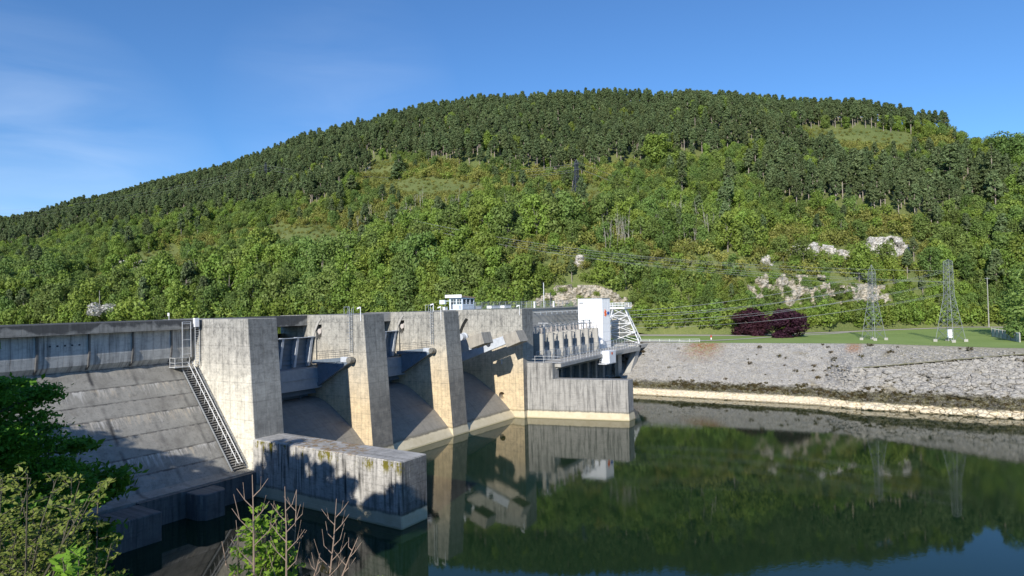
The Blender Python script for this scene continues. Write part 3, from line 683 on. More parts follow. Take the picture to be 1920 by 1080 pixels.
l = MB(); l.tube([(42.76, 74, 18.8), (42.76, 74, 19.6)], .03, 6); obj('post', l, S_WHITE, t); l = MB(); l.box(42.7, 42.74, 73.85, 74.2, 19.3, 19.65); obj('plate', l, S_WHITE, t)

# control cabin on the crest
cb = thing('control_cabin', 'small pale blue glazed cabin with slanting roof on the dam crest', 'cabin', (102, 76, 18.8))
X0, X1, YA, YB = 101.9, 105.9, 75.2, 78.4
c = MB(); zt = 21.1
c.box(X0, X1, YA, YB, 18.8, 19.9)                                 # lower wall
for (xa, xb, ya, yb) in ((X0, X0+.22, YA, YA+.22), (X0, X0+.22, YB-.35, YB), (X0, X0+.2, YA+1.35, YA+1.6), (X1-.2, X1, YA, YA+.2), (X1-.2, X1, YB-.2, YB), (X0+1.25, X0+1.45, YA, YA+.12), (X0+2.5, X0+2.75, YA, YA+.12)): c.box(xa, xb, ya, yb, 19.9, zt)
c.box(X0-.003, X1+.003, YA-.003, YB, zt-.18, zt+.15)
cw_ = obj('walls', c, S_CAB, cb)
for xa, xb in ((X0+.24, X0+1.24), (X0+1.46, X0+2.49), (X0+2.76, X1-.21)):
    c = MB(); c.box(xa, xb, YA+.06, YA+.1, 19.9, zt-.2); obj('window', c, S_GLASS, cw_)
for ya, yb in ((YA+.23, YA+1.34), (YA+1.61, YB-.36)):
    c = MB(); c.box(X0+.08, X0+.12, ya, yb, 19.9, zt-.2); wn_ = obj('window', c, S_GLASS, cw_)
    c = MB(); c.box(X0+.04, X0+.07, (ya+yb)/2-.03, (ya+yb)/2+.03, 19.9, zt-.2); c.box(X0+.04, X0+.07, ya, yb, 20.4, 20.45); obj('glazing_bars', c, S_WHITE, cw_)
c = MB(); c.hexa([(X0-.5, YA-.2, 21.3), (X1+.2, YA-.2, 21.05), (X1+.2, YB+.6, 21.05), (X0-.5, YB+.6, 21.25), (X0-.5, YA-.2, 21.62), (X1+.2, YA-.2, 21.3), (X1+.2, YB+.6, 21.3), (X0-.5, YB+.6, 21.75)], 0); rf_ = obj('roof', c, S_TANROOF, cb)
c = MB(); c.box(X0-.58, X0-.5, YA-.22, YB+.62, 21.2, 21.8); obj('fascia', c, S_WHITE, rf_)
c = MB(); c.box(X0-.6, X0-.1, YB+.7, YB+2.0, 20.0, 20.8); c.beam((X0, YB, 20.6), (X0-.3, YB+.8, 20.6), .1); obj('wall_box', c, S_CAB, cb)
c = MB(); c.box(X0-.12, X0-.02, YA+.5, YA+.62, 19.0, 19.7); c.box(X0-.1, X0-.02, YB-.8, YB-.5, 19.0, 20.3); obj('fittings', c, S_DARK, cb)
for (x, y, lx, ly, lab) in ((112.5, 75.5, 3.4, 1.2, 'low white box on the crest nearest the glazed cabin'), (117.5, 75.5, 2.6, 1.2, 'low white box on the crest farther from the glazed cabin'), (98.6, 77, .9, .5, 'small white box on the crest left of the cabin'), (107.0, 75.4, 1.6, .8, 'small white box at the foot of the cabin wall')):
    c = MB(); c.box(x, x+lx, y, y+ly, 18.82, 19.4); c.box(x-.05, x+lx+.05, y-.05, y+ly+.05, 19.4, 19.46); tag(obj('equipment_box', c, S_WHITE), lab, 'equipment box')

# ------------------------------------------------------------------ power house
ph = thing('power_house', 'open concrete power house bay with partition walls and high back wall', 'power plant', (120, 64, 9))
c = MB(); c.box(99.7, 150, 72.3, 73.6, 6, 18.5); obj('back_wall', c, C_PLAIN, ph)
c = MB(); c.box(99.65, 170, 72.1, 74.4, 18.5, 18.75); c.box(150, 168, 72.2, 73.5, 16.2, 18.5); obj('wall_coping', c, C_PLAIN, ph)
c = MB(); c.box(99.7, 143, 54.7, 72.2, 8.3, 9.2); obj('deck', c, C_PLAIN, ph, bevel=.04)
c = MB(); c.hexa([(99.7, 54.5, 7.9), (143.5, 56.9, 7.9), (143.5, 57.6, 7.9), (99.7, 55.2, 7.9), (99.7, 52.6, 8.7), (143.5, 55.6, 8.7), (143.5, 57.6, 8.7), (99.7, 55.2, 8.7)]); 
c.hexa([(99.2, 52.4, 8.7), (143.5, 55.4, 8.7), (143.5, 57.6, 8.7), (99.2, 55.2, 8.7), (99.2, 52.4, 9.25), (143.5, 55.4, 9.25), (143.5, 57.6, 9.25), (99.2, 55.2, 9.25)]); obj('deck_beam', c, C_PLAIN, ph)
c = MB(); c.box(99.7, 143, 60.2, 61.2, -2, 8.28); obj('tailrace_wall', c, simple('shaded_tailrace_wall', (.16, .17, .18), .8, var=.3), ph)  # dark wall colour carries the shade of the cavity under the deck
for k in range(9):
    c = MB(); c.box(104+k*4.0, 104.7+k*4.0, 59.2, 60.18, -2, 8.28); obj('tailrace_rib', c, C_GUIDE, ph)
for k, x in enumerate((104.0, 107.9, 111.9, 115.6, 119.5, 123.3, 128)):
    c = MB(); c.box(x-.55, x, 58.3, 61.6, 9.2, 14.2); c.box(x-.62, x+.05, 58.2, 59.0, 9.2, 11.3); obj('partition_wall', c, C_PLAIN, ph, bevel=.03)
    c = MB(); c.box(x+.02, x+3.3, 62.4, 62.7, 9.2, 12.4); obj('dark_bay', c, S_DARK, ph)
c = MB(); c.box(99.8, 103.2, 62.5, 72, 9.2, 14.9); obj('dark_recess', c, simple('recess_shade', (.07, .09, .12), .7), ph)  # solid box in a dark colour standing for the shade inside the opening
c = MB(); c.box(98.6, 98.75, 58.6, 61.2, 9.45, 11.6); obj('door', c, S_DOOR, ph); c = MB(); c.box(98.5, 98.9, 58.2, 58.6, 9.4, 12.0); c.box(98.5, 99.4, 58.2, 61.6, 11.6, 12.3); obj('door_frame', c, C_PLAIN, ph)
# brackets on the back wall: they throw the long slanting shadows
for k in range(10):
    x = 124.5+k*2.55; c = MB(); c.beam((x, 72.3, 17.75), (x, 70.3, 17.75), .16, .16); c.tube([(x, 70.5, 17.8), (x, 70.5, 17.2)], .12, 6); obj('bracket', c, S_GALV, ph)
c = MB(); c.tube([(122, 70.4, 17.2), (148, 70.4, 17.2)], .05, 5); c.tube([(122, 71.2, 16.9), (148, 71.2, 16.9)], .04, 5); obj('busbar', c, S_WIRE, ph)
# insulators
ins0 = None
def insulator(x, y, z, h=1.1, r=.2):
    global ins0
    if ins0 is None:
        l = MB(); l.tube([(0, 0, 0), (0, 0, 1)], .25*.2/.2*.3, 6)
        for k in range(5): l.tube([(0, 0, .12+k*.17), (0, 0, .2+k*.17)], [.22, .12], 8)
        l.tube([(0, 0, 1), (0, 0, 1.12)], .14, 8)
        ins0 = obj('insulator', l, S_CERAM); o_ = ins0
    else:
        o_ = ins0.copy(); COL.objects.link(o_)
    o_.location = (x, y, z); o_.scale = (r/.2, r/.2, h)
    return tag(o_, 'ribbed ceramic insulator standing above the power house partition walls', 'insulator', 'insulators above the partition walls')
for k, x in enumerate((104.0, 107.9, 111.9, 115.6, 119.5, 123.3, 128)):
    for j, y in enumerate((58.7, 59.9, 61.1)):
        insulator(x-.28, y, 14.2, .9+.25*((k+j) % 2), .2)
        if k % 2 == 0: insulator(x+1.6, y+1.6, 12.8, 1.5, .22)
fr = thing('busbar_frame', 'tangle of thin steel bars and wires above the partition walls', 'frame', (115, 60, 14))
l = MB()
for y in (58.7, 59.9, 61.1): l.tube([(103, y, 15.35), (128, y, 15.35)], .04, 5)
for x in np.arange(104, 129, 1.95): l.tube([(x, 58.7, 15.3), (x+.2, 61.1, 15.9), (x+.1, 62.6, 13.5)], .035, 5)
obj('bars', l, S_WIRE, fr)
l = MB()
for x in np.arange(105, 129, 3.9): l.tube([(x+1, 63, 9.2), (x+1, 63, 15.4)], .09, 6)
obj('legs', l, S_GALV, fr)
def tpost(x, y, z0, z1, lab, mat):
    t = thing('support_post', lab, 'post', (x, y, z0))
    l = MB(); l.beam((x, y, z0), (x, y, z1), .22); obj('post', l, mat, t)
    l = MB(); l.beam((x-.3, y-1.0, z1), (x+.3, y+1.4, z1), .14); l.beam((x-.9, y, z1), (x+.9, y, z1), .12); obj('cross_arm', l, mat, t)
tpost(107.1, 60, 12.6, 16.0, 'pale T-shaped post at the left end of the partition walls', S_RAIL)
tpost(105.0, 62, 9.2, 16.1, 'dark T-shaped post in the recess beside the fourth pier', S_DARK)
tpost(124.2, 60, 14.2, 16.0, 'left one of two slender T posts in front of the white tower', S_GALV)
tpost(127.2, 60, 14.0, 15.95, 'right one of two slender T posts in front of the white tower', S_GALV)
tpost(130.6, 60.5, 9.2, 13.9, 'dark T-shaped post beside the foot of the white tower', S_DARK)
# transformers
for k, x in enumerate((106.2, 110.2, 114.2, 118.2, 122)):
    t = thing('transformer', 'grey box transformer standing between two partition walls', 'transformer', (x, 59.3, 9.2), 'transformers between the partition walls')
    c = MB(); c.box(x-.7, x+.7, 58.6, 60.4, 9.2, 10.9); obj('tank', c, S_GALV, t, bevel=.05)
    for q_ in (-.4, 0, .4):
        c = MB(); c.tube([(x+q_, 59.2, 10.9), (x+q_, 59.1, 11.6)], [.13, .05], 8); obj('bushing', c, S_CERAM, t)
# deck railing
def railing(pts, lab, h=1.05, name='railing', mat=None, step=1.6, mesh=False):
    t = thing(name, lab, 'railing', pts[0]); P = [Vector(p) for p in pts]; po = MB(); ra = MB()
    for a, b in zip(P[:-1], P[1:]):
        n = max(1, round((b-a).length/step))
        for k in range(n+1): p = a.lerp(b, k/n); po.tube([p, p+Vector((0, 0, h))], .035, 5)
    for dz in (h, h*.55, h*.12): ra.tube([p+Vector((0, 0, dz)) for p in P], .032, 5)
    if mesh:
        for a, b in zip(P[:-1], P[1:]):
            n = max(1, round((b-a).length/.28))
            for k in range(n): p = a.lerp(b, k/n); ra.tube([p+Vector((0, 0, .1)), p+Vector((0, 0, h))], .012, 4)
    obj('posts', po, mat or S_RAIL, t); obj('rails', ra, mat or S_RAIL, t)
railing([(wallpt(58.2, .12), 58.2, 9.45), (wallpt(53.7, .12), 53.7, 9.45), (99.3, 52.5, 9.3), (110, 53.3, 9.25), (130, 54.7, 9.25), (143.4, 55.6, 9.25)], 'pale steel railing along the front edge of the power house deck', 1.15)
railing([(100.3, 57.9, 9.25), (143.0, 57.9, 9.25)], 'taller inner railing standing behind the deck edge railing', 1.9, mesh=True, mat=S_GALV)
railing([(100, 73.8, 18.75), (148, 73.8, 18.75), (170, 73.8, 18.75)], 'thin wire fence along the top of the power house back wall', 1.5, 'wire_fence', S_GALV, 2.2, True)
for x, lab in ((126.6, 'left one of two white posts on the power house back wall'), (135.7, 'right one of two white posts on the power house back wall')):
    c = MB(); c.box(x-.15, x+.15, 73.1, 73.4, 18.72, 20.1); c.box(x-.19, x+.19, 73.06, 73.44, 20.1, 20.16); tag(obj('white_post', c, S_WHITE), lab, 'post')
# white tower
wt = thing('white_tower', 'tall plain white rectangular tower with small orange and blue emblem', 'tower', (137, 63, 9.2))
def twq(z0, z1, g=0):
    A = [(136.06-g, 60.93-g), (139.24+g, 60.38-g), (138.6+g, 66.3+g), (135.24-g, 66.65+g)]
    return [(x, y, z0) for x, y in A]+[(x, y, z1) for x, y in A]
wm = M('white_cladding', .5, .4); X_, Y_, Z_ = wm.xyz(wm.pos)
jn = wm.mr(wm.math('ABSOLUTE', wm.math('SUBTRACT', wm.math('FRACT', wm.math('DIVIDE', Z_, 3.7)), .5)), .485, .495, 0, .3)
WCL = wm.col(wm.mix(jn, wm.mix(wm.noise(wm.pos, .5, 3), (.84, .85, .87), (.78, .79, .81)), (.5, .5, .52)))
c = MB(); c.hexa(twq(9.1, 20.45)); obj('body', c, WCL, wt, bevel=.04)
c = MB(); c.hexa(twq(20.45, 20.6, .06)); obj('roof_cap', c, S_GALV, wt)
fa = Vector((136.06, 60.93, 0)); fb = Vector((139.24, 60.38, 0)); fd = (fb-fa).normalized(); fn = Vector((fd.y, -fd.x, 0))
def mark(poly, mat, par, o_=fa, d_=fd, n_=fn, off=.02):
    c = MB(); vs = [o_+d_*u+Vector((0, 0, v))+n_*off for u, v in poly]; vs2 = [p+n_*.03 for p in vs]; n = len(poly)
    c.add(vs+vs2, [tuple(range(n)), tuple(range(2*n-1, n-1, -1))]+[(i, (i+1) % n, (i+1) % n+n, i+n) for i in range(n)]); return obj('emblem', c, mat, par)
mark([(1.0, 18.15), (1.3, 17.8), (1.75, 17.55), (1.45, 17.25), (1.85, 16.9), (1.55, 16.65), (1.3, 16.3), (1.1, 16.6), (.8, 16.5), (.9, 16.95), (.7, 17.3), (.95, 17.6)], S_ORANGE, wt)
mark([(1.95, 17.35), (2.4, 17.6), (2.6, 17.4), (2.85, 17.45), (2.75, 17.1), (2.9, 16.85), (2.55, 16.9), (2.3, 16.65), (1.9, 16.95)], S_BLUE, wt)
ga = Vector((135.24, 66.65, 0)); gb = Vector((136.06, 60.93, 0)); gd_ = (gb-ga).normalized(); gn = Vector((gd_.y, -gd_.x, 0))
for k in range(5):
    u0 = .35+k*.2; c = mark([(u0, 19.75), (u0+.14, 19.75), (u0+.14, 19.4), (u0, 19.4)], S_PYL, wt, ga, gd_, gn); c.name = 'small_lettering'
c = mark([(.3, 19.34), (1.35, 19.34), (1.35, 19.29), (.3, 19.29)], S_PYL, wt, ga, gd_, gn); c.name = 'small_lettering'
c = MB(); 
for zz_ in (12.9, 16.6):
    for (A0, A1, nn_) in ((ga, gb, gn), (fa, fb, fn)):
        a_, b_ = A0+nn_*.012, A1+nn_*.012; c.beam((a_.x, a_.y, zz_), (b_.x, b_.y, zz_), .03, .05)
for (A0, dd_, nn_, L_) in ((ga, gd_, gn, 5.7), (fa, fd, fn, 3.2)):
    for u in np.arange(1.1, L_-.3, 1.1): p = A0+dd_*u+nn_*.01; c.beam((p.x, p.y, 9.3), (p.x, p.y, 20.4), .022)
obj('cladding_seams', c, simple('seam_shadow_grey', (.66, .67, .69), .6, var=.05), wt)
# hanging white cabinet
hc_ = thing('hanging_cabinet', 'white cabinet with small orange mark hung outside the deck edge', 'cabinet', (121, 53.5, 7.6))
c = MB(); c.box(119.9, 123.2, 52.4, 54.3, 7.5, 9.9); obj('body', c, S_WHITE, hc_, bevel=.04)
c = MB(); c.box(118.4, 123.2, 52.35, 54.5, 7.35, 7.48); c.tube([(118.6, 53.9, 7.5), (118.6, 53.9, 9.3)], .03, 5)
for k in range(4): c.tube([(118.6, 53.9, 7.9+k*.4), (119.9, 53.9, 7.9+k*.4)], .03, 5)
obj('platform', c, S_RAIL, hc_)
mark([(120.8, 9.6), (121.6, 9.6), (121.5, 9.2), (121.1, 9.1)], S_ORANGE, hc_, Vector((0, 52.4, 0)), Vector((1, 0, 0)), Vector((0, -1, 0)))
# wing wall / strut at the far end
ww = thing('wing_wall', 'sloping concrete strut where the deck meets the stone bank', 'wall', (143, 57, 5))
c = MB(); c.prism([(132.5, -2), (134.6, -2), (145.2, 9.4), (142.9, 9.4)], 'y', 55.2, 56.6); obj('strut', c, C_PLAIN, ww, bevel=.04)
c = MB(); c.prism([(134.8, -2), (150, -2), (150, 9.3), (145.2, 9.3)], 'y', 58.2, 58.8); obj('wall_panel', c, C_GUIDE, ww)
c = MB(); c.box(136, 138, 57.3, 58.2, -2, 8.2); obj('column', c, C_PLAIN, ww)
c = MB(); c.box(143.5, 151.5, 55.2, 73.0, 8.7, 9.5); obj('landing_slab', c, C_PLAIN, ww, bevel=.04)
fx = thing('pipe_fixture', 'small white pipe fixture crossing the dark tailrace bay', 'pipe', (112, 57, 5))
c = MB(); c.tube([(110.5, 59, 3.2), (115.5, 59, 4.0)], .09, 6); c.tube([(110.5, 59, 2.9), (110.5, 59, 3.9)], .22, 8); c.tube([(115.5, 59, 3.7), (115.5, 59, 4.5)], .18, 8); obj('pipe', c, S_WHITE, fx)

# lattice helper
def lattice(base, top, hw0, hw1, z0, z1, seg, rr, mbx, rot=0, inv=True):
    """four tapering legs with X bracing; returns nothing"""
    cx, cy = base; tx, ty = top
    def cor(t):
        hw = hw0+(hw1-hw0)*t; x = cx+(tx-cx)*t; y = cy+(ty-cy)*t; z = z0+(z1-z0)*t
        return [Vector((x+hw*math.cos(rot+a)*1.414, y+hw*math.sin(rot+a)*1.414, z)) for a in (math.pi/4, 3*math.pi/4, 5*math.pi/4, 7*math.pi/4)]
    ts = [1-(1-i/seg)**1.0 for i in range(seg+1)]
    w_ = [1.0]; 
    for i in range(seg): w_.append(w_[-1]*.86)
    cs = np.cumsum([0]+w_[:seg]); ts = list(cs/cs[-1])
    for i in range(seg):
        a = cor(ts[i]); b = cor(ts[i+1])
        for k in range(4):
            mbx[0].beam(a[k], b[k], rr*1.7)
            mbx[1].beam(a[k], b[(k+1) % 4], rr); mbx[1].beam(a[(k+1) % 4], b[k], rr)
            mbx[1].beam(b[k], b[(k+1) % 4], rr)
# white lattice platform tower
lt = thing('lattice_tower', 'white lattice tower with railed platform on the deck end', 'tower', (151, 62, 9.5))
A_, B_ = MB(), MB()
lattice((152.0, 62.6), (151.5, 63.2), 4.3, 1.5, 9.5, 17.9, 4, .11, (A_, B_), rot=.3)
obj('legs', A_, S_WHITE, lt); obj('bracing', B_, S_WHITE, lt)
c = MB(); c.box(149.2, 153.8, 60.9, 65.5, 17.9, 18.3); obj('platform', c, S_WHITE, lt)
c = MB()
R4 = [(149.2, 60.9), (153.8, 60.9), (153.8, 65.5), (149.2, 65.5), (149.2, 60.9)]
for (xa, ya), (xb, yb) in zip(R4[:-1], R4[1:]):
    for k in range(6): c.tube([(xa+(xb-xa)*k/6, ya+(yb-ya)*k/6, 18.3), (xa+(xb-xa)*k/6, ya+(yb-ya)*k/6, 19.4)], .05, 5)
for dz in (.5, 1.1): c.tube([(x, y, 18.3+dz) for x, y in R4], .05, 5)
obj('guard_rail', c, S_WHITE, lt)
c = MB(); c.box(150.0, 152.6, 62.6, 64.8, 10.5, 15.4); obj('inner_shaft', c, simple('shaft_wall', (.5, .47, .4), .8), lt)

# pylons and wires
def pylon(name, lab, base, z0, h, hw0, rot, rr, arms, mat, peak=2.2, parts=True):
    t = thing(name, lab, 'pylon', (base[0], base[1], z0))
    A_, B_, D_ = MB(), MB(), MB()
    lattice(base, base, hw0, hw0*.36, z0, z0+h*.55, 5, rr, (A_, B_), rot); lattice(base, base, hw0*.36, hw0*.30, z0+h*.55, z0+h-peak, 7, rr*.8, (A_, B_), rot)
    hw = hw0*.30
    for a in (math.pi/4, 3*math.pi/4, 5*math.pi/4, 7*math.pi/4):
        A_.beam((base[0]+hw*1.41*math.cos(rot+a), base[1]+hw*1.41*math.sin(rot+a), z0+h-peak), (base[0], base[1], z0+h), rr*1.4)
    tips = []
    ad = Vector((math.cos(rot), math.sin(rot), 0))
    for z, L in arms:
        for s in (-1, 1):
            tip = Vector((base[0], base[1], z0+z))+ad*L*s
            D_.beam(Vector((base[0], base[1], z0+z+.5))+ad*hw*s, tip, rr*1.2); D_.beam(Vector((base[0], base[1], z0+z-.35))+ad*hw*s, tip, rr*1.2)
            tips.append(tip)
    obj('legs', A_, mat, t); obj('bracing', B_, mat, t)
    if arms: obj('cross_arms', D_, mat, t)
    if parts:
        c = MB()
        for a in (math.pi/4, 3*math.pi/4, 5*math.pi/4, 7*math.pi/4):
            x = base[0]+hw0*1.414*math.cos(rot+a); y = base[1]+hw0*1.414*math.sin(rot+a); c.box(x-.35, x+.35, y-.35, y+.35, z0-.1, z0+.45)
        obj('footings', c, C_PLAIN, t)
    return tips
tA = pylon('lattice_pylon', 'grey lattice pylon on the lawn, nearer to the purple trees', (168.8, 8.6), 9.85, 17.1, 1.75, .95, .045, [(15, .9), (12.5, .9), (10, .9)], S_PYL, 1.6)
tB = pylon('lattice_pylon', 'grey lattice pylon on the lawn, nearer to the right-hand fence', (166.2, -5.8), 9.85, 17.4, 1.95, .95, .048, [(15, 1.), (12.6, 1.), (10.2, 1.)], S_PYL, 0.4)
hp = []
for (x, yb, yt, d_lab) in ((501, 352, 312, 'dark lattice pylon in the pines on the left shoulder of the hill'), (1086, 362, 309, 'dark lattice pylon standing clear in the middle of the hillside'), (770, 470, 418, 'dark lattice pylon half sunk in the trees above the dam')):
    p, t_ = hill_at(x, yb); dd = proj(p)[2]; hgt = (yb-yt)/FPX*dd+2
    hp.append((p, pylon('hill_pylon', d_lab, (p.x, p.y), p.z-2, hgt+2, 1.9, .95, .13, [(hgt*.98, 3.2), (hgt*.80, 3.2)], S_DARK, 1.5, False)))
def wire(a, b, sag, lab, grp, r=.035, n=14):
    a = Vector(a); b = Vector(b); pts = []
    for k in range(n+1):
        t = k/n; p = a.lerp(b, t); p.z -= sag*4*t*(1-t); pts.append(p)
    l = MB(); l.tube(pts, r, 4); o_ = obj('overhead_wire', l, S_WIRE); return tag(o_, lab, 'wire', grp)
WG = 'thin overhead wire crossing the far riverbank from the power house to the lawn pylons'
for k, (tip, zz_) in enumerate(zip(tA, (16.8, 16.8, 15.6, 15.6, 14.2, 14.2))):
    wire((132.5+k*.4, 71-(k % 2)*2, zz_+.6), tip, 2.2, WG, 'wires from the power house to the lawn pylons', .018)
for k, (tip, zz_) in enumerate(zip(tB, (16.4, 16.4, 15.2, 15.2, 13.8, 13.8))):
    wire((134.5+k*.4, 70-(k % 2)*2, zz_+.3), tip, 2.6, WG, 'wires from the power house to the lawn pylons', .018)
HW = 'thin overhead wire strung across the hillside between the distant pylons'
for a, b in ((0, 1), (2, 0)):
    if (a, b) == (2, 0): continue
    for k in range(4): wire(hp[a][1][k], hp[b][1][k], 7, HW, 'wires between the hillside pylons', .035, 24)
for k in range(4):
    e = at(-60, 395+k*7, 640); wire(hp[0][1][k], e, 8, HW, 'wires between the hillside pylons', .035, 20)
for k in range(3):
    wire(hp[2][1][k], tA[k], 3, 'long overhead wire from the half hidden hill pylon down to the lawn', 'wires from the hill pylon to the lawn', .022, 24)
    wire(hp[2][1][k], tB[k+1], 4, 'long overhead wire from the half hidden hill pylon down to the lawn', 'wires from the hill pylon to the lawn', .022, 24)
    wire(hp[1][1][k], at(2000, 560+k*12, 230), 5, 'overhead wire from the middle hill pylon to the right edge', 'wires from the middle hill pylon', .022, 24)
def pole(px, yb, yt, d, lab, arm=True, mat=None, r=.13):
    a = at(px, yb, d); b = at(px, yt, d); t = thing('utility_pole', lab, 'pole', a)
    l = MB(); l.tube([a-Vector((0, 0, 1.5)), (a.x, a.y, b.z)], [r*1.2, r*.8], 8); obj('pole', l, mat or S_WOOD, t)
    if arm: l = MB(); l.beam((a.x-.5, a.y+.7, b.z-.3), (a.x+.5, a.y-.7, b.z-.3), .1); obj('cross_arm', l, S_GALV, t)
pole(1854, 606, 520, 190, 'pale pole beside the fence at the right of the lawn')
pole(1020, 572, 530, 190, 'pale pole behind the power house, left of the white tower', False, S_RAIL)
pole(1033, 572, 548, 190, 'short dark pole just right of the pale pole behind the power house', False, S_DARK)
pole(187, 600, 545, 240, 'grey pole in front of the blossoming bush behind the left parapet', False)
# lawn things
fe = thing('slat_fence', 'pale slatted fence disappearing under trees at the right of the lawn', 'fence', (190, -16, 9.8))
c = MB(); a = Vector((187, -14.6, 9.8)); b = Vector((166, -17.5, 9.8))
for k in range(40):
    p = a.lerp(b, k/39); c.box(p.x-.04, p.x+.32, p.y-.03, p.y+.03, 9.8, 11.7)
obj('slats', c, S_RAIL, fe); c = MB()
for k in range(8): p = a.lerp(b, k/7); c.box(p.x-.07, p.x+.07, p.y+.04, p.y+.16, 9.8, 11.9)
obj('posts', c, S_WOOD, fe)
cbn = thing('electric_cabinet', 'small white cabinet between the feet of the right-hand lawn pylon', 'cabinet', (168, -5.6, 9.8))
c = MB(); c.box(167.6, 168.1, -6.2, -5.3, 10.5, 12.3); obj('box', c, S_WHITE, cbn); c = MB(); c.tube([(167.85, -6.0, 9.8), (167.85, -6.0, 10.5)], .06, 6); c.tube([(167.85, -5.5, 9.8), (167.85, -5.5, 10.5)], .06, 6); obj('legs', c, S_GALV, cbn)
bo = thing('bollard', 'short red and white post where the two paths meet', 'bollard', (162.5, 43.6, 9.85))
c = MB(); c.tube([(162.5, 43.6, 9.8), (162.5, 43.6, 10.3)], .16, 8); obj('base', c, S_WHITE, bo); c = MB(); c.tube([(162.5, 43.6, 10.3), (162.5, 43.6, 10.9)], .17, 8); obj('top', c, S_RED, bo)
railing([(150.3, 57.5, 9.72), (153.9, 44, 9.75)], 'low white barrier at the top of the bank beside the deck end', .7, 'barrier', S_WHITE, 2.2)
sg = thing('depth_plate', 'small white plate on a short post on the stone bank', 'sign', (143, 37, 3.5))
p = at(1398, 699, 154); c = MB(); c.box(p.x-.1, p.x, p.y-.75, p.y+.75, p.z-.1, p.z+.25); obj('plate', c, S_WHITE, sg); c = MB(); c.tube([(p.x+.05, p.y, p.z-1), (p.x+.05, p.y, p.z)], .05, 5); obj('post', c, S_GALV, sg)

# ------------------------------------------------------------------ rock outcrops
def rock_mat(name, a, b, dk):
    m = M(name); n1 = m.noise(m.pos, .5, 6, .7); n2 = m.noise(m.mapv(m.pos, (1, 1, 2.5)), 1.1, 6, .75)
    c = m.mix(m.mr(n1, .35, .65), a, b); c = m.mix(m.mr(n2, .47, .57, 0, .88), c, dk); m.bump(n2, .5, .8); return m.col(c)
R_WHITE = rock_mat('pale_limestone', (.70, .67, .63), (.52, .47, .41), (.10, .10, .07))
R_TAN = rock_mat('ochre_limestone', (.56, .48, .37), (.44, .41, .36), (.11, .10, .06))
ROCKS = []
def rock(px, py, wpx, hpx, mat, lab, seed):
    p0, t0 = hill_at(px, py+hpx*.5); dd = proj(p0)[2]; sc = dd/FPX
    W, Hh = wpx*sc, hpx*sc; nx = max(10, int(W/.7)); nz = max(6, int(Hh/.6)); nx = min(nx, 70)
    vs = []; keep = []
    for i in range(nx+1):
        u = i/nx; s = px-wpx/2+wpx*u; b = hill(s, t0)
        toc = Vector((-b.x, -b.y, 0)).normalized()
        for j in range(nz+1):
            v = j/nz; z = b.z-1.5+(Hh+1.5)*v
            back = -1.2+v*Hh*.55
            n = fbm(b.x*.35+seed, b.y*.35, z*.35, 4)*2.2+fbm(b.x*1.1, b.y*1.1, z*1.1+seed, 3)*.7
            vs.append(b+toc*(-back+n)+Vector((0, 0, z-b.z)))
    def inside(i, j):
        u = (i+.5)/nx*2-1; v = (j+.5)/nz
        e = abs(u)**2.2+(max(0, v-.15)/.85)**2.5
        return e+fbm(i*.25+seed, j*.3, seed, 3)*1.1 < .9
    F_ = [(i*(nz+1)+j, (i+1)*(nz+1)+j, (i+1)*(nz+1)+j+1, i*(nz+1)+j+1) for i in range(nx) for j in range(nz) if inside(i, j)]
    if not F_: return
    mbx = MB(); mbx.add(vs, F_); o_ = obj('rock_outcrop', mbx, mat); tag(o_, lab, 'rock'); ROCKS.append((px, py, wpx, hpx))
    sm = o_.modifiers.new('solid', 'SOLIDIFY'); sm.thickness = -1.5
rock(1545, 470, 135, 24, R_WHITE, 'long low white rock ledge on the right of the hillside', 1.1)
rock(1664, 464, 88, 38, R_WHITE, 'jagged white crag at the right end of the white ledge', 2.7)
rock(1490, 547, 170, 50, R_TAN, 'broad ochre rock face behind the purple trees', 3.3)
rock(1625, 560, 100, 36, R_TAN, 'ochre rock face behind the left lawn pylon', 4.9)
rock(1100, 562, 190, 30, R_TAN, 'tan rock cutting behind the white tower', 5.4)
rock(950, 563, 60, 28, R_TAN, 'tan rock showing right of the glazed cabin', 6.1)
rock(1085, 498, 24, 10, R_WHITE, 'small pale rock in the scrub above the white tower', 7.2)
rock(190, 577, 60, 20, R_WHITE, 'pale rock low behind the left parapet', 8.5)
rock(172, 552, 26, 14, R_WHITE, 'small white rock above the pole behind the left parapet', 9.1)
rock(255, 498, 80, 12, R_WHITE, 'thin white rock line under the grassy clearing on the left', 10.3)
rock(590, 540, 24, 24, R_TAN, 'small pinkish rock among trees above the second pier', 11.9)
rock(1440, 484, 30, 10, R_WHITE, 'small white rock left of the long white ledge', 12.2)
rock(694, 315, 8, 4, R_WHITE, 'tiny bright white boulder under the pines', 13.2)
#rock(345, 445, 24, 10, R_WHITE, 'small white rocks high on the left slope', 14.2)
#rock(920, 300, 60, 8, R_WHITE, 'thin pale rocks along the lower edge of the pine wood', 15.2)

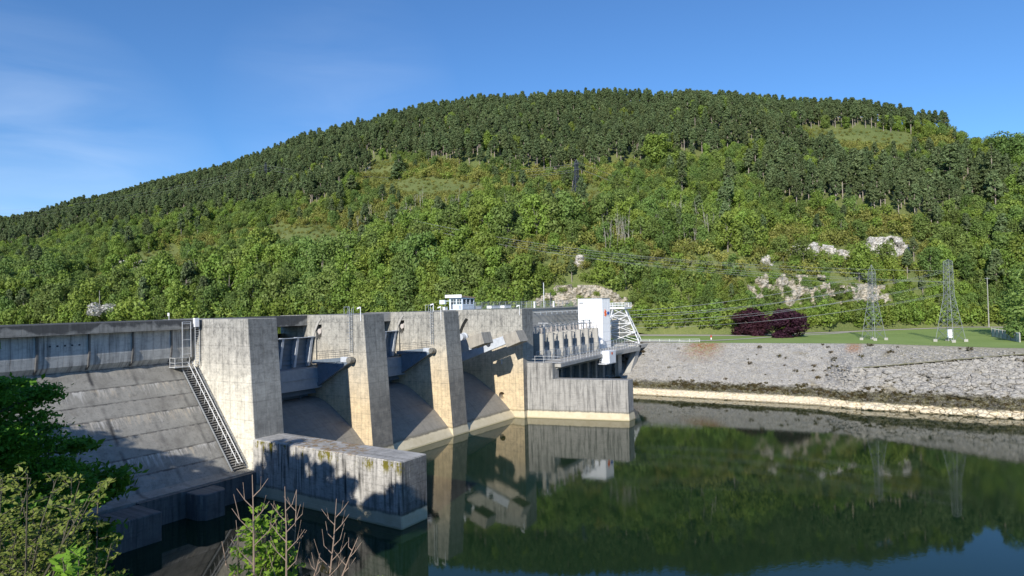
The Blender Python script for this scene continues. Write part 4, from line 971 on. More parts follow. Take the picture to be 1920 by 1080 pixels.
# ------------------------------------------------------------------ trees
def leaf_mat(name, a, b, trans=.25, var=.25, hue=.025):
    m = M(name, .6, .25)
    oi = m.n('ObjectInfo'); rnd = oi.outputs['Random']
    g = m.nt.nodes.get('Geometry') or [n for n in m.nt.nodes if n.type == 'NEW_GEOMETRY'][0]
    isl = g.outputs['Random Per Island']
    n1 = m.noise(m.pos, .05, 3)
    c = m.mix(isl, a, b)
    hs = m.n('HueSaturation'); m.link(m.mr(rnd, 0, 1, .5-hue, .5+hue*.2), hs.inputs['Hue'])
    r2 = m.math('FRACT', m.math('MULTIPLY', rnd, 7.31))
    m.link(m.math('ADD', m.mr(r2, 0, 1, 1.12-var, 1.12+var*.8), m.mr(n1, .3, .7, -.12, .12)), hs.inputs['Value']); m.link(c, hs.inputs['Color']); hs.inputs['Saturation'].default_value = 1.0
    tr = m.n('BsdfTranslucent'); ms = m.n('MixShader'); ms.inputs[0].default_value = trans
    m.nt.links.new(hs.outputs[0], tr.inputs['Color']); m.col(hs.outputs[0])
    out = [n for n in m.nt.nodes if n.type == 'OUTPUT_MATERIAL'][0]
    m.nt.links.new(m.b.outputs[0], ms.inputs[1]); m.nt.links.new(tr.outputs[0], ms.inputs[2]); m.nt.links.new(ms.outputs[0], out.inputs[0])
    return m.mat
L_BROAD = leaf_mat('broad_leaves', (.10, .165, .035), (.15, .225, .06), var=.28)
L_BRIGHT = leaf_mat('bright_leaves', (.13, .205, .03), (.185, .27, .055), var=.25)
L_SCRUB = leaf_mat('scrub_leaves', (.16, .19, .035), (.24, .255, .07), var=.25, hue=.03)
L_PINE = leaf_mat('pine_needles', (.095, .14, .055), (.14, .19, .082), trans=.3, var=.28, hue=.02)
L_PURP = leaf_mat('purple_leaves', (.035, .012, .020), (.06, .02, .03), var=.15)
L_NEAR = leaf_mat('fresh_near_leaves', (.11, .25, .02), (.19, .36, .04), trans=.4, var=.1)
L_NEAR2 = leaf_mat('hawthorn_leaves', (.10, .15, .02), (.20, .23, .05), trans=.35, var=.1)
L_NEARD = leaf_mat('dark_tree_leaves', (.05, .15, .012), (.10, .25, .02), trans=.3, var=.1)
L_BLOS = leaf_mat('white_blossom', (.45, .45, .40), (.6, .58, .55), var=.1)

L_WEED = leaf_mat('dry_weeds', (.06, .06, .022), (.12, .09, .035), var=.3, hue=.03)
def quads(P, N, S, rng, asp=.6):
    """leaf-like rhombic faces at points P with normals N and sizes S"""
    n = len(P); a = rng.normal(size=(n, 3)); T = np.cross(N, a); T /= np.linalg.norm(T, axis=1)[:, None]+1e-9; B = np.cross(N, T)
    S = S[:, None]; j = lambda: 1+rng.uniform(-.25, .25, (n, 1))
    v = np.stack([P+T*S*j(), P+B*S*asp*j(), P-T*S*j(), P-B*S*asp*j()], 1).reshape(-1, 3)
    f = np.arange(4*n).reshape(-1, 4); return v, f
def crown_pts(blobs, n, rng, fill=.55, flat=1.0):
    """points over the shells of many clumps"""
    bl = np.array(blobs); wgt = bl[:, 3]**2; wgt /= wgt.sum(); idx = rng.choice(len(bl), n, p=wgt)
    d = rng.normal(size=(n, 3)); d /= np.linalg.norm(d, axis=1)[:, None]
    r = bl[idx, 3]*(fill+(1.08-fill)*rng.random(n)**.6)
    P = bl[idx, :3]+d*r[:, None]*np.array([1, 1, flat])
    N = d+rng.normal(size=(n, 3))*.45; N /= np.linalg.norm(N, axis=1)[:, None]
    return P, N
def tree_mesh(name, kind, H, rng, leafmat, barkmat, nleaf, lsize):
    mbt = MB(); blobs = []
    if kind == 'broad':
        tw = H*rng.uniform(.34, .44); th = H*.3
        lean = rng.uniform(-.04, .04, 2)*H
        mbt.tube([(0, 0, -.8), (lean[0]*.3, lean[1]*.3, th), (lean[0], lean[1], H*.75)], [H*.022, H*.016, H*.005], 6)
        nb = 24
        for k in range(nb):
            z = H*(.10+.84*(k+.5)/nb+rng.uniform(-.05, .05)); f = (z/H-.05)/.93; prof = math.sqrt(max(0.02, 1-(2*f-.9)**2*.85))
            a = rng.uniform(0, 6.28); rr = tw*prof*rng.uniform(.25, .95)
            x, y = lean[0]*f+rr*math.cos(a), lean[1]*f+rr*math.sin(a)
            blobs.append((x, y, z, tw*rng.uniform(.28, .48)))
            if k % 3 == 0: mbt.tube([(lean[0]*.3, lean[1]*.3, th*rng.uniform(.7, 1.6)), (x*.8, y*.8, z)], [H*.008, H*.003], 4)
        P, N = crown_pts(blobs, nleaf, rng, .6)
    elif kind == 'pine':
        mbt.tube([(0, 0, -.8), (rng.uniform(-.1, .1), 0, H*.5), (rng.uniform(-.3, .3), 0, H*.97)], [H*.016, H*.012, H*.003], 6)
        cr0 = rng.uniform(.38, .55); lay = 11
        for k in range(lay):
            f = k/(lay-1); z = H*(cr0+(.97-cr0)*f); R_ = H*.21*(1-.78*f)*(.65+.35*min(1, f*5))
            for q_ in range(5 if f < .8 else 3):
                a = rng.uniform(0, 6.28); rr = R_*rng.uniform(.35, 1.0)
                x, y = rr*math.cos(a), rr*math.sin(a); blobs.append((x, y, z+rng.uniform(-.3, .3), H*.055*rng.uniform(.7, 1.2)))
                if q_ < 2: mbt.tube([(0, 0, z-.2), (x, y, z)], [H*.004, H*.002], 4)
        for k in range(4):
            z = H*rng.uniform(.2, cr0); a = rng.uniform(0, 6.28); mbt.tube([(0, 0, z), (H*.09*math.cos(a), H*.09*math.sin(a), z+rng.uniform(-.2, .3))], [H*.004, H*.002], 4)
        P, N = crown_pts(blobs, nleaf, rng, .3, .75); N[:, 2] += .5; N /= np.linalg.norm(N, axis=1)[:, None]
    elif kind == 'fir':
        mbt.tube([(0, 0, -.8), (0, 0, H)], [H*.018, .02], 6)
        for k in range(20):
            f = k/19; z = H*(.1+.88*f); R_ = H*.24*(1-f)**.85+.2
            for q_ in range(8 if f < .7 else 4):
                a = rng.uniform(0, 6.28); rr = R_*rng.uniform(.4, 1.); blobs.append((rr*math.cos(a), rr*math.sin(a), z-rr*.15, H*.045*rng.uniform(.7, 1.2)*(1.1-f*.5)))
        P, N = crown_pts(blobs, nleaf, rng, .3, .5)
    else:   # bush
        for k in range(9):
            a = rng.uniform(0, 6.28); rr = H*.65*rng.random()**.5; blobs.append((rr*math.cos(a), rr*math.sin(a), H*rng.uniform(.15, .7), H*rng.uniform(.25, .45)))
        mbt.tube([(0, 0, -.4), (.1, 0, H*.5)], [.06, .03], 4)
        P, N = crown_pts(blobs, nleaf, rng, .55)
    S = lsize*rng.uniform(.6, 1.4, len(P)); v, f = quads(P, N, S, rng)
    b = len(mbt.v); V = np.array(mbt.v+[tuple(x) for x in v]); 
    me = bpy.data.meshes.new(name); F_ = [tuple(x) for x in mbt.f]+[tuple(x) for x in (f+b)]
    me.from_pydata([tuple(x) for x in V], [], F_); me.materials.append(barkmat); me.materials.append(leafmat)
    mi = np.ones(len(F_), int); mi[:len(mbt.f)] = 0; me.polygons.foreach_set('material_index', mi); me.update(); return me
rg = np.random.default_rng(5)
PROTO = {
 'broad': [tree_mesh('broadleaf_tree', 'broad', 10, rg, L_BROAD, S_BARK, 2300, .34) for _ in range(4)],
 'bright': [tree_mesh('leafy_tree', 'broad', 10, rg, L_BRIGHT, S_BARK, 2300, .34) for _ in range(3)],
 'pine': [tree_mesh('pine_tree', 'pine', 12, rg, L_PINE, S_PBARK, 1500, .34) for _ in range(6)],
 'scrub': [tree_mesh('bush', 'bush', 3, rg, L_SCRUB, S_BARK, 420, .24) for _ in range(4)],
 'scrubg': [tree_mesh('bush', 'bush', 3, rg, L_BRIGHT, S_BARK, 420, .24) for _ in range(3)],
}
BASEH = {'broad': 10, 'bright': 10, 'pine': 12, 'scrub': 3, 'scrubg': 3}
def inpoly(x, y, poly):
    c = False; n = len(poly)
    for i in range(n):
        x1, y1 = poly[i]; x2, y2 = poly[(i+1) % n]
        if (y1 > y) != (y2 > y) and x < (x2-x1)*(y-y1)/(y2-y1)+x1: c = not c
    return c
PINEA = [(-400, 500), (0, 450), (120, 430), (230, 415), (330, 400), (430, 392), (470, 380), (560, 376), (640, 380), (660, 330), (700, 300), (760, 292), (850, 298), (960, 308), (1100, 312), (1200, 300), (1270, 292), (1340, 292), (1420, 262), (1500, 250), (1520, 238), (1600, 226), (1700, 243), (1765, 235), (1785, 200), (1500, 100), (900, 90), (0, 300), (-400, 400)]
PINEB = [(1405, 300), (1440, 270), (1530, 262), (1560, 300), (1640, 320), (1700, 305), (1760, 330), (1800, 288), (1900, 300), (1935, 380), (1760, 395), (1560, 385), (1450, 388), (1420, 350)]
GRASS = [[(690, 300), (745, 296), (740, 330), (690, 328)], [(240, 480), (330, 462), (350, 480), (290, 500), (215, 512)], [(500, 420), (610, 425), (665, 455), (640, 492), (520, 486)], [(690, 338), (880, 340), (930, 366), (760, 366)], [(1505, 244), (1600, 240), (1720, 254), (1700, 275), (1525, 272)], [(1055, 350), (1135, 352), (1125, 380), (1062, 380)], [(1180, 560), (1230, 575), (1200, 600), (1170, 600)], [(1515, 246), (1600, 242), (1700, 256), (1690, 262), (1540, 262)], [(700, 342), (860, 345), (900, 360), (760, 357)], [(520, 428), (590, 432), (640, 452), (600, 480), (520, 462)], [(225, 492), (290, 480), (300, 487), (240, 503)], [(1070, 356), (1120, 358), (1112, 372), (1075, 368)]]
SCR = [[(690, 296), (1340, 300), (1180, 345), (1060, 375), (900, 372), (700, 420), (560, 470), (480, 440), (560, 385), (660, 385)], [(1520, 262), (1700, 262), (1800, 240), (1790, 285), (1690, 300), (1540, 300)], [(880, 455), (1000, 430), (1180, 440), (1400, 470), (1480, 400), (1700, 395), (1760, 430), (1720, 520), (1400, 530), (1200, 520), (1100, 535), (960, 530)], [(330, 440), (500, 420), (560, 480), (420, 500), (180, 545), (100, 545), (200, 500)]]
def zone(x, y):
    for g_ in GRASS:
        if inpoly(x, y, g_): return 'grass'
    if inpoly(x, y, PINEA) or inpoly(x, y, PINEB): return 'pine'
    for s_ in SCR:
        if inpoly(x, y, s_): return 'scrub'
    return 'broad'
SP = {'broad': 5.6, 'pine': 5.0, 'scrub': 3.1, 'grass': 7}
TREES = []; grid = {}
def ok(x, y, r, put=True):
    gx_, gy_ = int(x//4), int(y//4); k = int(r//4)+1
    for i in range(gx_-k, gx_+k+1):
        for j in range(gy_-k, gy_+k+1):
            for (a, b, rr) in grid.get((i, j), ()):
                if (a-x)**2+(b-y)**2 < (min(r, rr))**2*.9: return False
    if put: grid.setdefault((gx_, gy_), []).append((x, y, r))
    return True
rr_ = random.Random(3)
for it in range(420000):
    s = rr_.uniform(-420, 2260); t = rr_.random()*1.05
    df, dr = interp(FOOT, s, 1), interp(SKY, s, 2); d_ = df+(dr-df)*t
    if rr_.random() > (dr-df)*d_/(450*650.)*1.0: continue
    if t < .004: continue
    u_ = (s-960)/FPX; qx = d_*(CF.x+u_*CR.x); qy = d_*(CF.y+u_*CR.y)
    if not ok(qx, qy, 2.1, False): continue
    p = hill(s, t)
    px, py, dd = proj(p); 
    rock_hit = False
    for (rx, ry, rw, rh) in ROCKS:
        if abs(px-rx) < rw*.52 and -rh*.45 < (py-ry) < rh*.62+8: rock_hit = True; break
    jx = fbm(p.x*.03, p.y*.03, 20, 3)*34; jy = fbm(p.x*.03, p.y*.03, 30, 3)*22
    z_ = zone(px+jx*.3, py+jy*.3)
    if z_ != 'grass':
        z_ = zone(px+jx, py+jy-9)
        if z_ == 'grass': z_ = 'scrub'
    n_ = fbm(p.x*.02, p.y*.02, 9, 3)
    kind = z_; h = 0
    if z_ == 'grass':
        if rr_.random() > .55: continue
        kind = 'scrub'; h = rr_.uniform(.5, 1.8)
    elif z_ == 'pine':
        kind = 'pine'; h = rr_.uniform(7.5, 13.5)
        if 1340 < px < 1770 and t > .86: h = rr_.uniform(8.5, 12.5)
        if rr_.random() < .07: kind = 'bright'; h = rr_.uniform(7, 10)
    elif z_ == 'scrub':
        u = rr_.random()
        if u < .62: kind = 'scrub'; h = rr_.uniform(2.4, 4.6)
        elif u < .86: kind = 'scrubg'; h = rr_.uniform(2.2, 4.5)
        elif u < .965: kind = 'broad'; h = rr_.uniform(5, 8)
        else: kind = 'pine'; h = rr_.uniform(6, 10)
    else:
        u = rr_.random()
        kind = 'broad' if u < .55+n_*.4 else 'bright'; h = (rr_.uniform(4, 8.5) if t > .16 else rr_.uniform(5, 10.5))*(1.35 if px < 1180 and t < .12 else 1)
        if u > .95: kind = 'pine'; h = rr_.uniform(9, 14)
        if 1850 < px: h *= 1.2
        if u < .12: kind = 'scrubg'; h = rr_.uniform(3, 5)
    if rock_hit:
        if rr_.random() > .38: continue
        kind = 'scrubg'; h = rr_.uniform(1.2, 2.6)
    if 1195 < px < 1880 and t < .04 and kind not in ('scrub', 'scrubg'): h = min(h, rr_.uniform(5.5, 8))
    for (rx, ry, rw, rh) in ROCKS:
        if ry > 530 and abs(px-rx) < rw*.5 and py > ry and rr_.random() < .8: h = min(h, max(1.2, (py-(ry+rh*.38))*dd/FPX+.8)); kind = kind if h > 3 else 'scrubg'
    for g_ in GRASS[:6]:
        if inpoly(px, py-14, g_) or inpoly(px, py-22, g_): h = min(h, 3.2); kind = 'scrub'
    sp_ = {'broad': 4.1, 'bright': 4.1, 'pine': 3.9, 'scrub': 2.5, 'scrubg': 2.6}[kind]
    if not ok(p.x, p.y, sp_*rr_.uniform(.85, 1.1)): continue
    TREES.append((kind, p, h, rr_.uniform(0, 6.28), rr_.randrange(99), px, py, dd, t))
# fringe of shrubs along the road at the foot
for s in np.arange(1185, 1900, 5.5):
    p = hill(s+rr_.uniform(-3, 3), .004+rr_.random()*.008); px, py, dd = proj(p)
    TREES.append(('scrubg' if rr_.random() < .6 else 'bright', p, rr_.uniform(2.2, 5.5), rr_.uniform(0, 6), rr_.randrange(99), px, py, dd, 0))
for s in np.arange(-300, 985, 5.0):
    p = hill(s+rr_.uniform(-3, 3), .001+rr_.random()*.012); px, py, dd = proj(p)
    TREES.append((rr_.choice(['scrubg', 'bright', 'broad']), p, rr_.uniform(3.5, 8), rr_.uniform(0, 6), rr_.randrange(99), px, py, dd, 0))
for s in np.arange(1185, 1900, 7.):
    if any(abs(s-r_[0]) < r_[2]*.5 and r_[1] > 530 for r_ in ROCKS) and rr_.random() < .3: continue
    p = hill(s+rr_.uniform(-3, 3), .012+rr_.random()*.03); px, py, dd = proj(p)
    TREES.append((rr_.choice(['bright', 'broad']), p, rr_.uniform(4, 6) if 1405 > px or px > 1680 else rr_.uniform(2.5, 4.5), rr_.uniform(0, 6), rr_.randrange(99), px, py, dd, 0))
print('TREES', len(TREES), {k: sum(1 for q_ in TREES if q_[0] == k) for k in PROTO})
LBL = {'broad': ('broadleaf_tree', 'dark green leafy tree on the lower part of the wooded hillside', 'tree', 'dark green leafy trees on the hillside'),
 'bright': ('leafy_tree', 'bright fresh green leafy tree on the lower part of the wooded hillside', 'tree', 'bright green leafy trees on the hillside'),
 'pine': ('pine_tree', 'dark pine with a bare pale trunk on the wooded hillside', 'pine tree', 'pines on the hillside'),
 'scrub': ('scrub_bush', 'low olive green bush on the lower hillside', 'bush', 'olive bushes on the hillside'),
 'scrubg': ('green_bush', 'low bright green bush at the foot of the hillside or on its scrub slope', 'bush', 'green bushes on the hillside')}
STUFFN = {'broad': 'distant_broadleaf_wood', 'bright': 'distant_leafy_wood', 'pine': 'distant_pine_wood', 'scrub': 'distant_scrub', 'scrubg': 'distant_green_scrub'}
def gn_instancer(name, kind, items):
    protos = bpy.data.collections.new(name+'_kinds')
    for i, me in enumerate(PROTO[kind]):
        o_ = bpy.data.objects.new('%s_kind_%d' % (name, i), me); protos.objects.link(o_)
    me = bpy.data.meshes.new(name); me.from_pydata([tuple(q_[1]) for q_ in items], [], [])
    for nm, ty in (('rz', 'FLOAT'), ('sc', 'FLOAT'), ('ix', 'INT')):
        a = me.attributes.new(nm, ty, 'POINT')
        a.data.foreach_set('value', [q_[3] if nm == 'rz' else (q_[2]/BASEH[kind] if nm == 'sc' else q_[4] % len(PROTO[kind])) for q_ in items])
    o_ = bpy.data.objects.new(name, me); COL.objects.link(o_)
    ng = bpy.data.node_groups.new(name, 'GeometryNodeTree'); ng.interface.new_socket('Geometry', in_out='INPUT', socket_type='NodeSocketGeometry'); ng.interface.new_socket('Geometry', in_out='OUTPUT', socket_type='NodeSocketGeometry')
    N_ = ng.nodes; gi = N_.new('NodeGroupInput'); go = N_.new('NodeGroupOutput'); ip = N_.new('GeometryNodeInstanceOnPoints'); ci = N_.new('GeometryNodeCollectionInfo')
    ci.inputs['Collection'].default_value = protos; ci.inputs['Separate Children'].default_value = True; ci.inputs['Reset Children'].default_value = True
    def at_(nm, ty):
        x = N_.new('GeometryNodeInputNamedAttribute'); x.data_type = ty; x.inputs['Name'].default_value = nm; return x.outputs['Attribute']
    ip.inputs['Pick Instance'].default_value = True
    cx = N_.new('ShaderNodeCombineXYZ'); L_ = ng.links
    L_.new(at_('rz', 'FLOAT'), cx.inputs[2]); L_.new(cx.outputs[0], ip.inputs['Rotation']); L_.new(at_('sc', 'FLOAT'), ip.inputs['Scale']); L_.new(at_('ix', 'INT'), ip.inputs['Instance Index'])
    L_.new(gi.outputs[0], ip.inputs['Points']); L_.new(ci.outputs[0], ip.inputs['Instance']); L_.new(ip.outputs[0], go.inputs[0])
    md = o_.modifiers.new('trees', 'NODES'); md.node_group = ng
    return tag(o_, None, None, None, 'stuff')
for kind in PROTO:
    its = [q_ for q_ in TREES if q_[0] == kind]
    def vis(q_): return -20 < q_[5] < 1940 and (q_[6] < 612 if q_[5] < 1180 else True)
    its.sort(key=lambda q_: -(q_[2]/q_[7]) if vis(q_) else 1)
    nind = {'broad': 300, 'bright': 300, 'pine': 300, 'scrub': 300, 'scrubg': 300}[kind]
    nm, lab, cat, grp = LBL[kind]
    for q_ in its[:nind]:
        o_ = bpy.data.objects.new(nm, PROTO[kind][q_[4] % len(PROTO[kind])]); COL.objects.link(o_)
        o_.location = q_[1]; o_.rotation_euler = (0, 0, q_[3]); sc_ = q_[2]/BASEH[kind]; o_.scale = (sc_, sc_, sc_*rr_.uniform(.95, 1.12)); tag(o_, lab, cat, grp)
    if len(its) > nind:
        gn_instancer(STUFFN[kind], kind, its[nind:])

# loose rubble, blocks and weeds on the stone bank
def stone_mesh(name, sd):
    bm = bmesh.new(); bmesh.ops.create_icosphere(bm, subdivisions=2, radius=1)
    for v in bm.verts:
        d = v.co.copy(); n_ = mnoise.voronoi(d*1.1+Vector((sd, sd*2, 0)))[0][0]; v.co = Vector((d.x*1.15, d.y*.85, d.z*.62))*(.75+n_*.45)
    me = bpy.data.meshes.new(name); bm.to_mesh(me); bm.free(); me.materials.append(BANKM); return me
PROTO['stone'] = [stone_mesh('stone', k*3.7) for k in range(5)]; BASEH['stone'] = 1
PROTO['weed'] = [tree_mesh('weed', 'bush', 1, rg, L_WEED, S_BARK, 130, .13) for _ in range(3)]; BASEH['weed'] = 1
bo_ = bpy.data.objects['riverbank']; BV = [v.co.copy() for v in bo_.data.vertices if -60 < v.co.y < 62]
st_items = []; wd_items = []
for _ in range(26000):
    v = rr_.choice(BV); q_ = v+Vector((rr_.uniform(-.2, .2), rr_.uniform(-.25, .25), 0)); rt = min(1, max(0, (12-v.y)/8))
    if not .1 < v.z < 9.5: continue
    if rt > .5 and v.z < 6: 
        if rr_.random() < .5: st_items.append(('stone', q_, rr_.uniform(.3, .85), rr_.uniform(0, 6), rr_.randrange(99)))
    elif rr_.random() < .6: st_items.append(('stone', q_, rr_.uniform(.10, .30) if v.z > 3 else rr_.uniform(.15, .5), rr_.uniform(0, 6), rr_.randrange(99)))
    wz = v.z+fbm(v.y*.2, v.z*.3, 4, 3)*1.2; dens = .30 if 1.2 < v.z and wz < 2.3+.8*rt else (.003+max(0, fbm(v.y*.09, v.z*.2, 7, 3)-.12)*.10)
    if v.z > 1.25 and rr_.random() < dens: wd_items.append(('weed', q_, rr_.uniform(.25, .75), rr_.uniform(0, 6), rr_.randrange(99)))
gn_instancer('bank_rubble', 'stone', st_items); gn_instancer('bank_weeds', 'weed', wd_items)
print('STONES', len(st_items), len(wd_items))
# distinct trees
def special(name, lab, cat, kind, H, loc, leaf, bark, nl, ls, seed, wide=1.0):
    rg2 = np.random.default_rng(seed); me = tree_mesh(name, kind, H, rg2, leaf, bark, nl, ls)
    t = thing(name, lab, cat, loc)
    # split into trunk and crown
    for part, mi in (('trunk', 0), ('crown', 1)):
        bm = bmesh.new(); bm.from_mesh(me); bmesh.ops.delete(bm, geom=[f for f in bm.faces if f.material_index != mi], context='FACES')
        m2 = bpy.data.meshes.new(part); bm.to_mesh(m2); bm.free(); m2.materials.clear(); m2.materials.append(bark if mi == 0 else leaf)
        m2.polygons.foreach_set('material_index', [0]*len(m2.polygons))
        o_ = bpy.data.objects.new(part, m2); COL.objects.link(o_); o_.parent = t; o_.scale = (wide, wide, 1)
    return t
special('purple_leaved_tree', 'purple-leaved tree on the lawn, the left one farther back', 'tree', 'broad', 7.3, (182.2, 38.0, 9.2), L_PURP, S_BARK, 6000, .22, 21, 1.55)
special('purple_leaved_tree', 'purple-leaved tree on the lawn, the right one with its shadow on the grass', 'tree', 'broad', 7.6, (176.2, 28.4, 9.0), L_PURP, S_BARK, 7000, .22, 22, 1.55)
p, _ = hill_at(1240, 318); special('round_tree', 'large rounded light green tree alone under the pine wood', 'tree', 'broad', 16, p, L_BRIGHT, S_BARK, 5000, .5, 23, 1.25)
p, _ = hill_at(1868, 380); special('spruce_tree', 'large dark spruce low on the right of the hillside', 'conifer', 'fir', 24, p, L_PINE, S_PBARK, 7000, .4, 24, 1.15)
p, _ = hill_at(1790, 372); special('tall_pine', 'tall dark pine with bare pale trunk left of the big spruce', 'pine tree', 'pine', 22, p, L_PINE, S_PBARK, 4000, .42, 25, 1.3)
p, _ = hill_at(1618, 372); special('tall_pine', 'slim pine with a long pale trunk above the white crag', 'pine tree', 'pine', 18, p, L_PINE, S_PBARK, 3000, .42, 26, 1.1)
p, _ = hill_at(752, 338); special('lone_pine', 'lone dense dark pine in the clearing below the pine wood', 'pine tree', 'fir', 13, p, L_PINE, S_PBARK, 3000, .45, 27, 1.5)
for k, (x, y, hh, lab) in enumerate(((585, 382, 15, 'dark pine standing out on the left slope, left one of a loose row of three'), (626, 392, 15, 'dark pine standing out on the left slope, middle one of a loose row of three'), (662, 376, 12, 'dark pine standing out on the left slope, right one of a loose row of three'))):
    p, _ = hill_at(x, y); special('standing_pine', lab, 'pine tree', 'pine', hh, p, L_PINE, S_PBARK, 2500, .45, 30+k, 1.3)
p, _ = hill_at(1066, 352); special('small_pine', 'small dark pine just left of the middle hillside pylon', 'pine tree', 'fir', 7, p, L_PINE, S_PBARK, 1500, .4, 40, 1.3)
special('edge_tree', 'tall leafy tree at the right edge leaning over the fence', 'tree', 'broad', 17, (186, -22.5, 8.5), L_BROAD, S_BARK, 9000, .3, 41, 1.2)
special('edge_tree', 'lower leafy tree at the right edge beside the stone bank', 'tree', 'broad', 10, (172, -21.5, 7.5), L_BROAD, S_BARK, 7000, .28, 42, 1.2)
special('ridge_tree', 'dark leafy tree on the skyline at the right edge', 'tree', 'broad', 17, hill(1895, .78), L_BROAD, S_BARK, 5000, .4, 43, 1.3)
for k, (x, y, d, hh) in enumerate(((190, 582, 238, 4.5),)):
    special('blossom_bush', 'pale blossoming bush low behind the left parapet', 'bush', 'bush', 4.0, at(x, y+6, d), L_BLOS, S_BARK, 1500, .25, 50, 1.6)
for k, (x, y, d, lab) in enumerate(((1690, 722, 146, 'small green bush growing out of the stone wall above the waterline'), (1870, 688, 150, 'yellowish bush on the stone ledge at the right edge'))):
    special('bank_bush', lab, 'bush', 'bush', 2.2, at(x, y+12, d-2), L_BRIGHT if k == 0 else L_SCRUB, S_BARK, 900, .16, 60+k, .7)

# bare/pale stemmed saplings on the middle slope
sap = MB(); rq = random.Random(8)
for k in range(7):
    x_, y_, z_ = rq.uniform(-2.2, 2.2), rq.uniform(-2.2, 2.2), 8+rq.uniform(-2.5, 2); x2_, y2_ = x_+rq.uniform(-1, 1), y_+rq.uniform(-1, 1)
    sap.tube([(x_, y_, 0), ((x_+x2_)/2+.2, (y_+y2_)/2, z_*.5), (x2_, y2_, z_)], [.075, .055, .02], 4)
    for j in range(4): f_ = rq.uniform(.45, .9); sap.tube([(x_+(x2_-x_)*f_, y_+(y2_-y_)*f_, z_*f_), (x_+(x2_-x_)*f_+rq.uniform(-1, 1), y_+(y2_-y_)*f_+rq.uniform(-1, 1), z_*f_+rq.uniform(.6, 1.4))], [.04, .02], 3)
SAPM = obj('bare_tree', sap, S_RAIL if False else simple('pale_bark', (.36, .34, .29), .9))
sapmesh = SAPM.data; bpy.data.objects.remove(SAPM)
for k, (x, y) in enumerate([(768, 420), (786, 400), (830, 425), (868, 430), (905, 445), (1158, 450), (1168, 455), (940, 420), (820, 440), (1320, 440), (735, 430), (980, 440), (1280, 425), (700, 415), (720, 445), (760, 455), (850, 410), (890, 415), (925, 455), (960, 425), (1000, 430), (1020, 445), (845, 455), (1150, 470), (1175, 470), (1240, 445), (1300, 460), (680, 440), (1340, 455)]):
    p, _ = hill_at(x, y); o_ = bpy.data.objects.new('bare_tree', sapmesh); COL.objects.link(o_); o_.location = p; o_.rotation_euler = (0, 0, k*1.3); s_ = rq.uniform(.8, 1.25)
    o_.scale = (s_, s_, s_); tag(o_, 'clump of pale bare trunks rising from the scrub on the middle slope', 'bare tree', 'clumps of pale bare trunks')

# ------------------------------------------------------------------ foreground vegetation
def leaves_obj(name, P, N, S, mat, parent, rng, asp=.5):
    v, f = quads(np.array(P), np.array(N), np.array(S), rng, asp); me = bpy.data.meshes.new(name); me.from_pydata([tuple(x) for x in v], [], [tuple(x) for x in f]); me.materials.append(mat); me.update()
    o_ = bpy.data.objects.new(name, me); COL.objects.link(o_); o_.parent = parent; o_.matrix_parent_inverse = Matrix.Translation(-parent.location); return o_
def near_tree(name, lab, cat, base, top, R_, nb, nl, ls, leaf, seed, droop=0, flatn=.75):
    rng = np.random.default_rng(seed); t = thing(name, lab, cat, base); base = Vector(base); top = Vector(top)
    tk = MB(); tk.tube([base-Vector((0, 0, .5)), base.lerp(top, .5), top], [R_*.05, R_*.035, .03], 8); obj('trunk', tk, S_BARK, t)
    br = MB(); P = []; N = []; S = []
    for k in range(nb):
        f = .22+.78*(k+.5)/nb; o_ = base.lerp(top, f); a = rng.uniform(0, 6.28); L = R_*(1.15-.75*abs(f-.55)*1.4)*rng.uniform(.7, 1.05)
        d = Vector((math.cos(a), math.sin(a), rng.uniform(-.05, .45))).normalized(); e = o_+d*L+Vector((0, 0, -droop*L))
        br.tube([o_, o_.lerp(e, .5)+Vector((0, 0, .06*L)), e], [R_*.014, R_*.008, .01], 5)
        m = nl//nb
        fr = rng.random(m)**.6
        for q_ in range(m):
            c = o_.lerp(e, .25+.8*fr[q_]); sp_ = L*.20*(1.2-fr[q_]*.6)
            P.append((c.x+rng.normal()*sp_, c.y+rng.normal()*sp_, c.z+rng.normal()*sp_*.32+.02)); n = rng.normal(size=3)*.55+np.array([-.35, -.1, flatn]); N.append(n/np.linalg.norm(n)); S.append(ls*rng.uniform(.6, 1.4))
    obj('branches', br, S_BARK, t); leaves_obj('crown', P, N, S, leaf, t, rng); return t
near_tree('leafy_tree_by_dam', 'dark green tree in front of the overflow face at the left', 'tree', (12.0, 35.6, 3.0), (11.9, 35.9, 16.2), 3.9, 70, 46000, .11, L_NEARD, 71)
near_tree('leafy_tree_by_dam', 'shaded tree low at the left under the taller dark tree', 'tree', (12.0, 32.5, 1.5), (12.0, 32.7, 10.5), 3.4, 44, 22000, .14, L_NEARD, 72)
# trees up-bank, outside the frame on the left: they shade the foot of the dam and the near water
for k, (x, y, zt, R_) in enumerate(((12.0, 42.5, 18.2, 4.4), (11.5, 51.5, 19.2, 4.2), (10, 59.5, 17.3, 4.2), (16, 55.5, 14.5, 4.4), (3.0, 44, 22.0, 4.8), (4.5, 33, 22.3, 3.6), (5.5, 40, 23.2, 4.0), (5.5, 47, 24.6, 4.2), (-3, 50, 22.5, 5), (1, 61, 20.5, 5), (19, 47, 11.5, 4.0))):
    near_tree('bank_tree', 'leafy tree on the near bank outside the left of the picture', 'tree', (x, y, nearbank(x, y)-.3), (x+.3, y, zt), R_, 44, 10500, .25, L_NEARD, 80+k)['group'] = 'trees on the near bank'

